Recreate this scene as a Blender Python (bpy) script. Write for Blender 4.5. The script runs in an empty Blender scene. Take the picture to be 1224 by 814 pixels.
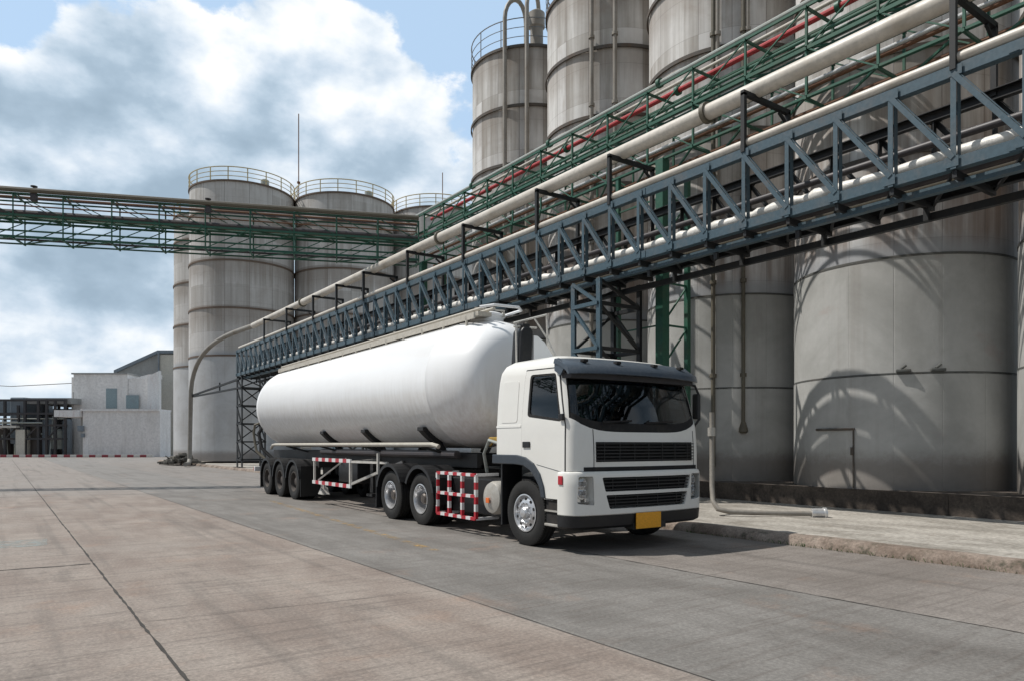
import bpy, bmesh, math, random
from mathutils import Vector, Matrix
R = math.radians
random.seed(7)
S = bpy.context.scene
COL = S.collection

# ------------------------------------------------------------------ camera, world, sun, exposure
F = 860.0; CX = 612.0; HY = 531.0; H = 1.62
TH = math.atan(612.0 / F); CT, ST = math.cos(TH), math.sin(TH)
cam = bpy.data.cameras.new('camera'); cam_o = bpy.data.objects.new('camera', cam); COL.objects.link(cam_o)
cam.sensor_width = 36; cam.lens = F / 1224 * 36; cam.shift_y = (HY - 407) / 1224
cam.clip_start = .1; cam.clip_end = 5000
cam_o.location = (0, 0, H); cam_o.rotation_euler = (R(90), 0, -TH)
S.camera = cam_o
S.view_settings.view_transform = 'Standard'; S.view_settings.look = 'None'
S.view_settings.exposure = 0.0; S.view_settings.gamma = 1; S.view_settings.use_curve_mapping = False

SUN_EL = R(57.6); SAZ = (-.75, .661)
sun_dir = Vector((SAZ[0] * math.cos(SUN_EL), SAZ[1] * math.cos(SUN_EL), math.sin(SUN_EL)))
sl = bpy.data.lights.new('sun', 'SUN'); sl.energy = 4.1; sl.angle = R(.6); sl.color = (1, .955, .89)
so = bpy.data.objects.new('sun', sl); COL.objects.link(so)
so.rotation_euler = (-sun_dir).to_track_quat('-Z', 'Y').to_euler()

class G:
    """small node-graph helper"""
    def __init__(s, nt): s.nt = nt; s.n = nt.nodes; s.l = nt.links
    def add(s, t, **kw):
        n = s.n.new(t)
        for k, v in kw.items():
            if k.startswith('i_'):
                key = k[2:]; key = int(key) if key.isdigit() else key
                sock = n.inputs[key]
                if isinstance(v, bpy.types.NodeSocket): s.l.new(v, sock)
                else: sock.default_value = v
            else: setattr(n, k, v)
        return n
    def math(s, op, a, b=0.0, c=None, clamp=False):
        n = s.n.new('ShaderNodeMath'); n.operation = op; n.use_clamp = clamp
        for i, v in enumerate((a, b) if c is None else (a, b, c)):
            if isinstance(v, bpy.types.NodeSocket): s.l.new(v, n.inputs[i])
            else: n.inputs[i].default_value = v
        return n.outputs[0]
    def vmath(s, op, a, b):
        n = s.n.new('ShaderNodeVectorMath'); n.operation = op
        for i, v in enumerate((a, b)):
            if isinstance(v, bpy.types.NodeSocket): s.l.new(v, n.inputs[i])
            else: n.inputs[i].default_value = v
        return n.outputs['Value'] if op in ('DOT_PRODUCT', 'LENGTH') else n.outputs[0]
    def mix(s, f, a, b, mode='MIX'):
        n = s.n.new('ShaderNodeMix'); n.data_type = 'RGBA'; n.blend_type = mode
        for i, v in ((0, f), (6, a), (7, b)):
            if isinstance(v, bpy.types.NodeSocket): s.l.new(v, n.inputs[i])
            elif i == 0: n.inputs[i].default_value = v
            else: n.inputs[i].default_value = (*v[:3], 1)
        return n.outputs[2]
    def noise(s, vec, scale, detail=4, rough=.55, dist=0.0):
        n = s.add('ShaderNodeTexNoise', i_Scale=scale, i_Detail=detail, i_Roughness=rough, i_Distortion=dist)
        s.l.new(vec, n.inputs['Vector']); return n.outputs[0]
    def step(s, v, lo, hi, a=0.0, b=1.0):
        n = s.n.new('ShaderNodeMapRange'); n.interpolation_type = 'SMOOTHSTEP'
        s.l.new(v, n.inputs[0])
        for i, x in enumerate((lo, hi, a, b)): n.inputs[i + 1].default_value = x
        return n.outputs[0]
    def scale(s, vec, xyz, loc=(0, 0, 0)):
        n = s.n.new('ShaderNodeMapping'); s.l.new(vec, n.inputs[0]); n.inputs['Scale'].default_value = xyz
        n.inputs['Location'].default_value = loc; return n.outputs[0]

def pix_dir(px, py):
    x, y, z = (px - CX) / F, 1.0, (HY - py) / F
    return Vector((x * CT + y * ST, -x * ST + y * CT, z)).normalized()
def W(px, cy, z=0.0):
    """world point seen in column px at depth cy, height z"""
    x = (px - CX) / F * cy
    return Vector((x * CT + cy * ST, -x * ST + cy * CT, z))

def make_world():
    w = bpy.data.worlds.new('World'); S.world = w; w.use_nodes = True
    g = G(w.node_tree); g.n.clear()
    out = g.add('ShaderNodeOutputWorld'); bg = g.add('ShaderNodeBackground', i_Strength=.088)
    sky = g.add('ShaderNodeTexSky', sky_type='NISHITA', sun_disc=False, sun_elevation=SUN_EL,
                sun_rotation=math.atan2(SAZ[0], SAZ[1]), air_density=1.0, dust_density=.6, ozone_density=1.6)
    d = g.add('ShaderNodeTexCoord').outputs['Generated']
    sep = g.add('ShaderNodeSeparateXYZ', i_0=d)
    uv = g.scale(d, (1, 1, 1.55))
    def blob(px, py, r0, r1):
        dt = g.vmath('DOT_PRODUCT', d, pix_dir(px, py)[:])
        return g.step(dt, math.cos(R(r1)), math.cos(R(r0)))
    n1 = g.noise(uv, 6.0, 9, .62, .05)
    n2 = g.noise(uv, 2.4, 6, .5, .05)
    na = g.noise(g.scale(uv, (1, 1, 1), (1.7, .4, 2.9)), 6.5, 8, .52, .03); nb = g.noise(g.scale(uv, (1, 1, 1), (1.7 - .018, .4 + .012, 2.9 + .042)), 6.5, 8, .52, .03)
    relief = g.math('SUBTRACT', na, nb)
    n3 = g.noise(g.scale(uv, (1, 1, 1), (5.2, 1.3, .7)), 6.0, 8, .50, .04)
    n4 = g.noise(g.scale(uv, (1, 1, 1), (2.2, 4.3, 1.7)), 4.2, 8, .52, .05)
    cov = g.math('ADD', g.math('MULTIPLY', n1, .85), g.math('MULTIPLY', n2, .35))
    cov = g.math('ADD', cov, .115)
    for (px, py, r0, r1, s) in ((10, -15, 1.0, 4.5, .24), (130, -30, .5, 3.6, .26), (215, -32, .5, 3.0, .2), (290, -22, .5, 3.8, .26), (370, -28, .5, 3.4, .22), (440, -15, .5, 2.6, .14), (520, 40, .5, 3.5, .1), (565, 130, .5, 2.5, .08), (575, 15, 1, 4.5, .20), (520, -10, 1, 3.5, .12), (600, 90, .5, 3, .05),
                                (560, -70, 3, 9, .20), (-200, 60, 4, 14, .10), (900, -250, 5, 30, .14), (360, 90, 2, 7, -.10), (100, 150, 3, 9, -.12), (150, 360, 3, 12, -.10), (420, 180, 3, 8, -.12)):
        cov = g.math('SUBTRACT', cov, g.math('MULTIPLY', blob(px, py, r0, r1), s))
    m = g.step(cov, .515, .61)
    # brightness of the cloud body: lit tops, grey undersides
    lum = g.math('ADD', g.math('MULTIPLY', n3, 1.1), g.math('MULTIPLY', n4, 1.6))
    lum = g.math('ADD', lum, g.math('MULTIPLY', relief, 1.9))
    lum = g.math('ADD', lum, g.math('MULTIPLY', g.math('SUBTRACT', na, .5), .35))
    lum = g.math('SUBTRACT', lum, .85)
    for (px, py, r0, r1, s) in ((370, 190, 2, 8, -.22), (240, 190, 1, 6, -.16), (480, 180, 2, 7, -.12), (120, 255, 1, 6, -.12), (200, 310, 1, 5, -.20), (125, 110, 1, 5, -.06), (20, 170, 1, 4, -.08),
                                (330, 40, 3, 9, .20), (200, 60, 2, 7, .20), (470, 50, 3, 9, .16), (380, 30, 1, 4, .08), (60, 60, 1, 4, .26), (590, 170, 2, 7, .18), (30, 365, 1, 4, .05), (100, 340, .5, 3, .04),
                                (90, 190, 1, 3.5, .10), (60, 205, .5, 2, .1), (150, 360, 2, 5, -.02), (120, 215, 1, 3, .1), (60, 430, 2, 6, -.02)):
        lum = g.math('ADD', lum, g.math('MULTIPLY', blob(px, py, r0, r1), s))
    # unseen sky behind and above the viewer, dimmed to weaken the fill light
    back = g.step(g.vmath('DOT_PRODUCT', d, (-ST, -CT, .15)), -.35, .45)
    cr = g.add('ShaderNodeValToRGB', i_0=lum)
    e = cr.color_ramp.elements
    e[0].position = .0; e[0].color = (4.1, 5.4, 6.7, 1)
    e[1].position = .98; e[1].color = (12.4, 12.4, 12.5, 1)
    x = e.new(.24); x.color = (4.9, 6.3, 7.7, 1)
    x = e.new(.40); x.color = (6.1, 7.5, 8.9, 1)
    x = e.new(.56); x.color = (7.6, 8.8, 10.1, 1)
    x = e.new(.74); x.color = (9.7, 10.5, 11.3, 1)
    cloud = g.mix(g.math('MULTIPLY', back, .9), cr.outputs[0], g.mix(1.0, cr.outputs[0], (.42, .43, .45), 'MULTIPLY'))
    blue = g.mix(1.0, sky.outputs[0], (1.35, 1.45, 1.5), 'MULTIPLY')
    blue = g.mix(.75, blue, (6.7, 9.0, 11.6))
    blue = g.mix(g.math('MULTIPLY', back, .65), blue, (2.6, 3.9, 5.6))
    haze = g.step(sep.outputs[2], .0, .12, 1, 0)
    c = g.mix(m, blue, cloud)
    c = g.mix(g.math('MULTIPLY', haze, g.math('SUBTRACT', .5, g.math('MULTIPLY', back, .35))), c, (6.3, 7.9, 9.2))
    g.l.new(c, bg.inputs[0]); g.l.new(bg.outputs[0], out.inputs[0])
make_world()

# ------------------------------------------------------------------ mesh helpers
class MB:
    def __init__(s): s.v = []; s.f = []; s.sm = []; s.mi = []; s.cur = 0
    def poly(s, vs, fs, smooth=False):
        o = len(s.v); s.v += [Vector(v) for v in vs]
        for f in fs: s.f.append([i + o for i in f]); s.sm.append(smooth); s.mi.append(s.cur)
    def box(s, c, d, rz=0.0, ch=0.0):
        x, y, z = d[0] / 2, d[1] / 2, d[2] / 2
        if ch <= 0:
            vs = [Vector((i, j, k)) for k in (-z, z) for j in (-y, y) for i in (-x, x)]
            fs = [(0, 2, 3, 1), (4, 5, 7, 6), (0, 1, 5, 4), (2, 6, 7, 3), (0, 4, 6, 2), (1, 3, 7, 5)]
        else:
            bm = bmesh.new(); bmesh.ops.create_cube(bm, size=1)
            for v in bm.verts: v.co = Vector((v.co.x * d[0], v.co.y * d[1], v.co.z * d[2]))
            bmesh.ops.bevel(bm, geom=bm.edges[:], offset=ch, segments=2, affect='EDGES', profile=.6)
            bm.verts.index_update(); vs = [v.co.copy() for v in bm.verts]; fs = [[v.index for v in f.verts] for f in bm.faces]; bm.free()
        m = Matrix.Rotation(rz, 3, 'Z'); c = Vector(c)
        s.poly([m @ v + c for v in vs], fs)
        return s
    def b2(s, a, b, ch=0.0):
        a = Vector(a); b = Vector(b)
        return s.box((a + b) / 2, [abs(b[i] - a[i]) for i in range(3)], 0, ch)
    def bar(s, p0, p1, w, h=None, up=(0, 0, 1)):
        """rectangular bar from p0 to p1, w across, h along up"""
        h = h or w; p0 = Vector(p0); p1 = Vector(p1); t = (p1 - p0).normalized(); u = Vector(up)
        if abs(t.dot(u)) > .98: u = Vector((0, 1, 0)) if abs(t.y) < .9 else Vector((1, 0, 0))
        sx = t.cross(u).normalized(); uz = sx.cross(t).normalized()
        vs = []
        for p in (p0, p1):
            for a, b in ((-1, -1), (1, -1), (1, 1), (-1, 1)): vs.append(p + sx * a * w / 2 + uz * b * h / 2)
        s.poly(vs, [(3, 2, 1, 0), (4, 5, 6, 7), (0, 1, 5, 4), (1, 2, 6, 5), (2, 3, 7, 6), (3, 0, 4, 7)])
        return s
    def angle(s, p0, p1, w, t, up=(0, 0, 1)):
        """steel channel: web plus two thin flanges"""
        p0 = Vector(p0); p1 = Vector(p1); d = (p1 - p0).normalized(); u = Vector(up)
        sx = d.cross(u).normalized(); uz = sx.cross(d).normalized()
        s.bar(p0, p1, t, w, up)
        for k in (-1, 1):
            o = uz * k * (w / 2 - t / 2) + sx * (w * .28 + t / 2)
            s.bar(p0 + o, p1 + o, w * .56, t, up)
        return s
    def tube(s, pts, r, n=10, caps=True, rs=None):
        pts = [Vector(p) for p in pts]; vs = []; fs = []
        t0 = (pts[1] - pts[0]).normalized()
        u = Vector((0, 0, 1)) if abs(t0.z) < .9 else Vector((1, 0, 0))
        u = (u - t0 * u.dot(t0)).normalized()
        for i, p in enumerate(pts):
            if i == 0: t = t0
            elif i == len(pts) - 1: t = (pts[i] - pts[i - 1]).normalized()
            else: t = ((pts[i + 1] - p).normalized() + (p - pts[i - 1]).normalized()).normalized()
            u = (u - t * u.dot(t)).normalized(); w = t.cross(u); rr = rs[i] if rs else r
            for k in range(n):
                a = 2 * math.pi * k / n; vs.append(p + (u * math.cos(a) + w * math.sin(a)) * rr)
        for i in range(len(pts) - 1):
            for k in range(n):
                k2 = (k + 1) % n
                fs.append((i * n + k, i * n + k2, (i + 1) * n + k2, (i + 1) * n + k))
        s.poly(vs, fs, True)
        if caps:
            o = len(vs)
            s.poly(vs[:n], [tuple(reversed(range(n)))]); s.poly(vs[-n:], [tuple(range(n))])
        return s
    def ring(s, c, rad, r, n=48, m=6, a0=0, a1=360):
        full = abs(a1 - a0 - 360) < 1e-6
        pts = [Vector(c) + Vector((math.cos(R(a0 + (a1 - a0) * i / n)) * rad, math.sin(R(a0 + (a1 - a0) * i / n)) * rad, 0)) for i in range(n + 1)]
        return s.tube(pts, r, m, not full)
    def lathe(s, prof, n=48, axis='Z', c=(0, 0, 0), smooth=True, closed=False, cap=True):
        vs = []; fs = []; c = Vector(c)
        for (r, h) in prof:
            for k in range(n):
                a = 2 * math.pi * k / n; x, y = r * math.cos(a), r * math.sin(a)
                vs.append(c + (Vector((x, y, h)) if axis == 'Z' else Vector((h, x, y)) if axis == 'X' else Vector((y, h, x))))
        m = len(prof)
        for i in range(m if closed else m - 1):
            j = (i + 1) % m
            for k in range(n):
                k2 = (k + 1) % n; fs.append((i * n + k, i * n + k2, j * n + k2, j * n + k))
        if not closed and cap:
            for i, rev in ((0, True), (m - 1, False)):
                if prof[i][0] > 1e-4:
                    f = [i * n + k for k in range(n)]; fs.append(tuple(reversed(f)) if rev else tuple(f))
        s.poly(vs, fs, smooth)
        return s
    def prism(s, pts, a, b, plane='XY', smooth=False):
        def P(p, h): return {'XY': (p[0], p[1], h), 'YZ': (h, p[0], p[1]), 'XZ': (p[0], h, p[1])}[plane]
        n = len(pts); vs = [P(p, a) for p in pts] + [P(p, b) for p in pts]
        fs = [tuple(reversed(range(n))), tuple(range(n, 2 * n))] + [(i, (i + 1) % n, (i + 1) % n + n, i + n) for i in range(n)]
        s.poly(vs, fs, smooth); return s
    def mesh(s, name, off=(0, 0, 0)):
        me = bpy.data.meshes.new(name); off = Vector(off)
        me.from_pydata([v - off for v in s.v], [], s.f)
        bm = bmesh.new(); bm.from_mesh(me)
        if not any(s.sm): pass
        bmesh.ops.remove_doubles(bm, verts=bm.verts, dist=1e-5) if False else None
        bm.to_mesh(me); bm.free()
        for i, p in enumerate(me.polygons): p.use_smooth = s.sm[i]; p.material_index = s.mi[i]
        bm = bmesh.new(); bm.from_mesh(me); bmesh.ops.recalc_face_normals(bm, faces=bm.faces); bm.to_mesh(me); bm.free()
        return me
    def build(s, name, mat, parent=None, off=(0, 0, 0), sharp=35, loc=None):
        me = s.mesh(name, off)
        if any(s.sm): me.set_sharp_from_angle(angle=R(sharp))
        for m in (mat if isinstance(mat, (list, tuple)) else [mat]): me.materials.append(m)
        o = bpy.data.objects.new(name, me); COL.objects.link(o)
        if parent: o.parent = parent
        if loc: o.location = loc
        return o

def tag(o, label=None, cat=None, group=None, kind=None):
    for k, v in (('label', label), ('category', cat), ('group', group), ('kind', kind)):
        if v: o[k] = v
    return o
def empty(name, loc=(0, 0, 0), rz=0.0, label=None, cat=None, group=None):
    o = bpy.data.objects.new(name, None); COL.objects.link(o); o.location = loc; o.rotation_euler = (0, 0, rz)
    o.empty_display_size = .3
    return tag(o, label, cat, group)
def copy_tree(o, parent=None):
    c = o.copy(); COL.objects.link(c)
    if parent: c.parent = parent
    for ch in list(o.children): copy_tree(ch, c)
    return c
def boolean(a, b, op='DIFFERENCE', keep=False):
    m = a.modifiers.new('b', 'BOOLEAN'); m.operation = op; m.object = b; m.solver = 'EXACT'
    dg = bpy.context.evaluated_depsgraph_get(); dg.update()
    me = bpy.data.meshes.new_from_object(a.evaluated_get(dg)); a.modifiers.clear()
    old = a.data; a.data = me; bpy.data.meshes.remove(old)
    if not keep: bpy.data.objects.remove(b)
    return a

# ------------------------------------------------------------------ materials
def mat(name):
    m = bpy.data.materials.new(name); m.use_nodes = True; g = G(m.node_tree); g.n.clear()
    out = g.add('ShaderNodeOutputMaterial'); p = g.add('ShaderNodeBsdfPrincipled'); g.l.new(p.outputs[0], out.inputs[0])
    g.p = p; g.out = out; return m, g
def bump(g, h, strength=.3, dist=.02):
    b = g.add('ShaderNodeBump', i_Strength=strength, i_Distance=dist); g.l.new(h, b.inputs['Height']); g.l.new(b.outputs[0], g.p.inputs['Normal'])
def setp(g, base=None, rough=None, metal=None, **kw):
    for k, v in (('Base Color', base), ('Roughness', rough), ('Metallic', metal)):
        if v is None: continue
        if isinstance(v, bpy.types.NodeSocket): g.l.new(v, g.p.inputs[k])
        else: g.p.inputs[k].default_value = (*v[:3], 1) if k == 'Base Color' else v
    for k, v in kw.items(): g.p.inputs[k].default_value = v
def coord(g, kind='Object'):
    return g.add('ShaderNodeTexCoord').outputs[kind] if kind != 'World' else g.add('ShaderNodeNewGeometry').outputs['Position']
def painted(name, col, rough=.5, metal=0.0, dirt=(.25, .2, .15), amt=.35, scale=1.6, world=True, streak=False, coat=0.0, bmp=0.0, tone=1.0):
    m, g = mat(name); c = coord(g, 'World' if world else 'Object')
    sc = g.scale(c, (1, 1, .18)) if streak else c
    n = g.noise(sc, scale * (3 if streak else 1), 6, .65); n2 = g.noise(c, scale * 7, 5, .6)
    f = g.math('MULTIPLY', g.step(g.math('ADD', g.math('MULTIPLY', n, .7), g.math('MULTIPLY', n2, .3)), .45, .72), amt)
    col2 = g.mix(f, col, dirt)
    v = g.mix(g.step(n2, .3, .7), (1 - .14 * tone,) * 3, (1 + .08 * tone,) * 3)
    setp(g, g.mix(1.0, col2, v, 'MULTIPLY'), None, metal)
    g.l.new(g.math('ADD', g.math('MULTIPLY', f, .3), rough), g.p.inputs['Roughness'])
    g.p.inputs['Coat Weight'].default_value = coat
    if bmp: bump(g, n2, bmp, .01)
    return m

M = {}
M['cab_white'] = painted('cab_white', (.76, .75, .71), .34, dirt=(.5, .46, .40), amt=.10, scale=1.3, coat=.25, tone=.12)
M['tank_white'] = None
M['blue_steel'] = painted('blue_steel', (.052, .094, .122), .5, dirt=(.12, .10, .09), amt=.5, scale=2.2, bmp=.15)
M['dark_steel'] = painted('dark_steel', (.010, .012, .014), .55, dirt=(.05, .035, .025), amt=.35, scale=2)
M['green_steel'] = painted('green_steel', (.018, .102, .064), .5, dirt=(.075, .085, .055), amt=.55, scale=2)
M['pipe_white'] = painted('pipe_white', (.60, .56, .50), .42, dirt=(.27, .22, .16), amt=.6, scale=1.4, bmp=.1)
M['pipe_grey'] = painted('pipe_grey', (.33, .36, .34), .4, dirt=(.2, .17, .12), amt=.5, scale=1.5)
M['pipe_bright'] = painted('pipe_bright', (.66, .66, .66), .3, .55, dirt=(.35, .33, .3), amt=.4, scale=2)
M['pipe_red'] = painted('pipe_red', (.42, .025, .03), .45, dirt=(.16, .07, .05), amt=.45, scale=2)
M['pipe_rust'] = painted('pipe_rust', (.20, .095, .05), .7, dirt=(.09, .05, .03), amt=.6, scale=3)
M['pipe_brown'] = painted('pipe_brown', (.13, .115, .085), .5, dirt=(.08, .065, .05), amt=.5, scale=2)
M['pipe_bend'] = painted('pipe_bend', (.25, .235, .21), .5, dirt=(.13, .10, .07), amt=.6, scale=1)
M['pipe_dark'] = painted('pipe_dark', (.05, .045, .05), .5, dirt=(.1, .07, .05), amt=.4, scale=2)
M['lagging'] = painted('lagging', (.72, .70, .66), .55, .15, dirt=(.3, .27, .22), amt=.4, scale=3, bmp=.6)
M['rail_yellow'] = painted('rail_yellow', (.52, .45, .26), .55, dirt=(.25, .18, .1), amt=.5, scale=2)
M['rail_grey'] = painted('rail_grey', (.18, .19, .2), .5, dirt=(.2, .15, .1), amt=.4, scale=2)
M['ring_dark'] = painted('ring_dark', (.085, .075, .065), .7, dirt=(.13, .07, .04), amt=.7, scale=2)
M['ring_rust'] = painted('ring_rust', (.15, .11, .085), .8, dirt=(.12, .085, .06), amt=.6, scale=2)
M['black_plastic'] = painted('black_plastic', (.009, .0095, .011), .45, dirt=(.045, .04, .035), amt=.3, scale=3)
M['grey_plastic'] = painted('grey_plastic', (.035, .045, .058), .35, dirt=(.1, .1, .1), amt=.3, scale=3)
M['visor'] = painted('visor', (.065, .085, .11), .3, dirt=(.13, .13, .13), amt=.3, scale=3)
M['tyre'] = painted('tyre', (.011, .0108, .0105), .8, dirt=(.045, .04, .034), amt=.4, scale=3, bmp=.3)
M['ring_low'] = painted('ring_low', (.10, .105, .10), .7, dirt=(.13, .10, .08), amt=.5, scale=2)
M['chassis'] = painted('chassis', (.014, .014, .015), .6, dirt=(.05, .04, .03), amt=.4, scale=3)
M['rim'] = painted('rim', (.68, .69, .71), .3, .75, dirt=(.32, .28, .23), amt=.5, scale=6)
M['rim_dull'] = painted('rim_dull', (.07, .06, .055), .6, .1, dirt=(.12, .09, .06), amt=.5, scale=6)
M['hub'] = painted('hub', (.10, .085, .075), .5, .3, dirt=(.2, .16, .12), amt=.5, scale=6)
M['aluminium'] = painted('aluminium', (.5, .48, .44), .45, .35, dirt=(.25, .22, .17), amt=.5, scale=5)
M['frame_white'] = painted('frame_white', (.62, .6, .56), .5, dirt=(.3, .27, .22), amt=.5, scale=4)
M['walk'] = painted('walk', (.50, .47, .41), .55, dirt=(.27, .23, .18), amt=.5, scale=3)
M['tape_red'] = painted('tape_red', (.45, .015, .03), .4, dirt=(.2, .1, .08), amt=.3, scale=6)
M['tape_white'] = painted('tape_white', (.72, .72, .72), .4, dirt=(.35, .3, .25), amt=.3, scale=6)
M['plate'] = painted('plate', (.82, .37, .012), .4, dirt=(.6, .25, .02), amt=.2, scale=6)
M['orange'] = painted('orange', (.8, .17, .03), .3, dirt=(.5, .15, .03), amt=.2, scale=6)
M['interior'] = painted('interior', (.05, .05, .055), .8, dirt=(.09, .085, .08), amt=.4, scale=4)
M['cloth'] = painted('cloth', (.05, .055, .07), .8, dirt=(.05, .05, .06), amt=.4, scale=4)
M['skyblue'] = painted('skyblue', (.02, .06, .30), .5, dirt=(.02, .04, .2), amt=.3)
M['slot'] = painted('slot', (.012, .012, .013), .9, amt=.1)
M['hose_yellow'] = painted('hose_yellow', (.40, .25, .04), .5, dirt=(.2, .14, .06), amt=.5, scale=5)
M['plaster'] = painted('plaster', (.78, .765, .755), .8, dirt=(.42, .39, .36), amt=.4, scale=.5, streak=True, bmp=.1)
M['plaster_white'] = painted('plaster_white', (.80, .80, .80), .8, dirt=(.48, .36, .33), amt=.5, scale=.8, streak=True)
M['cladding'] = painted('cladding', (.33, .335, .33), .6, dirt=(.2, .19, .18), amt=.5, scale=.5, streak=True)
M['window_glass'] = painted('window_glass', (.26, .34, .37), .3, dirt=(.2, .22, .22), amt=.4, scale=1)
M['soot'] = painted('soot', (.05, .05, .055), .8, dirt=(.12, .09, .07), amt=.5, scale=.7)
M['vessel'] = painted('vessel', (.20, .24, .28), .5, dirt=(.13, .11, .1), amt=.5, scale=.9)
M['cream'] = painted('cream', (.60, .57, .50), .7, dirt=(.38, .35, .3), amt=.4, scale=1)
M['kerb_red'] = painted('kerb_red', (.26, .035, .05), .7, dirt=(.2, .12, .1), amt=.5, scale=1)
M['kerb_white'] = painted('kerb_white', (.58, .57, .54), .7, dirt=(.3, .27, .24), amt=.5, scale=1)
M['debris'] = painted('debris', (.10, .095, .085), .9, dirt=(.28, .25, .2), amt=.8, scale=3)

def mk_tank():
    m, g = mat('tank_white'); c = coord(g)
    sep = g.add('ShaderNodeSeparateXYZ', i_0=c)
    n = g.noise(g.scale(c, (1, .6, 1)), 1.4, 6, .6); n2 = g.noise(g.scale(c, (3, 3, .4)), 3.5, 5, .65)
    low = g.step(sep.outputs[2], 2.1, 3.4, 1, 0)         # road dust thrown up the lower flank
    f = g.math('ADD', g.math('MULTIPLY', g.step(n, .4, .75), .05), g.math('MULTIPLY', g.math('MULTIPLY', low, g.step(n2, .3, .7)), .34))
    setp(g, g.mix(f, (.84, .85, .86), (.46, .42, .37)), .38); g.p.inputs['Coat Weight'].default_value = .2
    bump(g, g.noise(g.scale(c, (1, .5, 1)), 2.3, 2, .5), .10, .05)
    return m
M['tank_white'] = mk_tank()

def thin_glass(name, tint, rough=.02):
    m, g = mat(name); g.n.remove(g.p)
    t = g.add('ShaderNodeBsdfTransparent', i_Color=(*tint, 1)); gl = g.add('ShaderNodeBsdfGlossy', i_Roughness=rough, i_Color=(.95, .97, 1, 1))
    ge = g.add('ShaderNodeNewGeometry'); cs = g.math('ABSOLUTE', g.vmath('DOT_PRODUCT', ge.outputs['Normal'], ge.outputs['Incoming']))
    f = g.math('ADD', .05, g.math('MULTIPLY', .9, g.math('POWER', g.math('SUBTRACT', 1.0, cs), 5.0))); mx = g.add('ShaderNodeMixShader', i_0=f)
    g.l.new(t.outputs[0], mx.inputs[1]); g.l.new(gl.outputs[0], mx.inputs[2]); g.l.new(mx.outputs[0], g.out.inputs[0]); return m
M['glass'] = thin_glass('tinted_glass', (.38, .43, .46)); M['lens'] = thin_glass('lamp_lens', (.93, .94, .95), .04)
def mk_chrome():
    m, g = mat('reflector'); setp(g, (.8, .8, .8), .12, 1.0); return m
M['chrome'] = mk_chrome()

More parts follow.
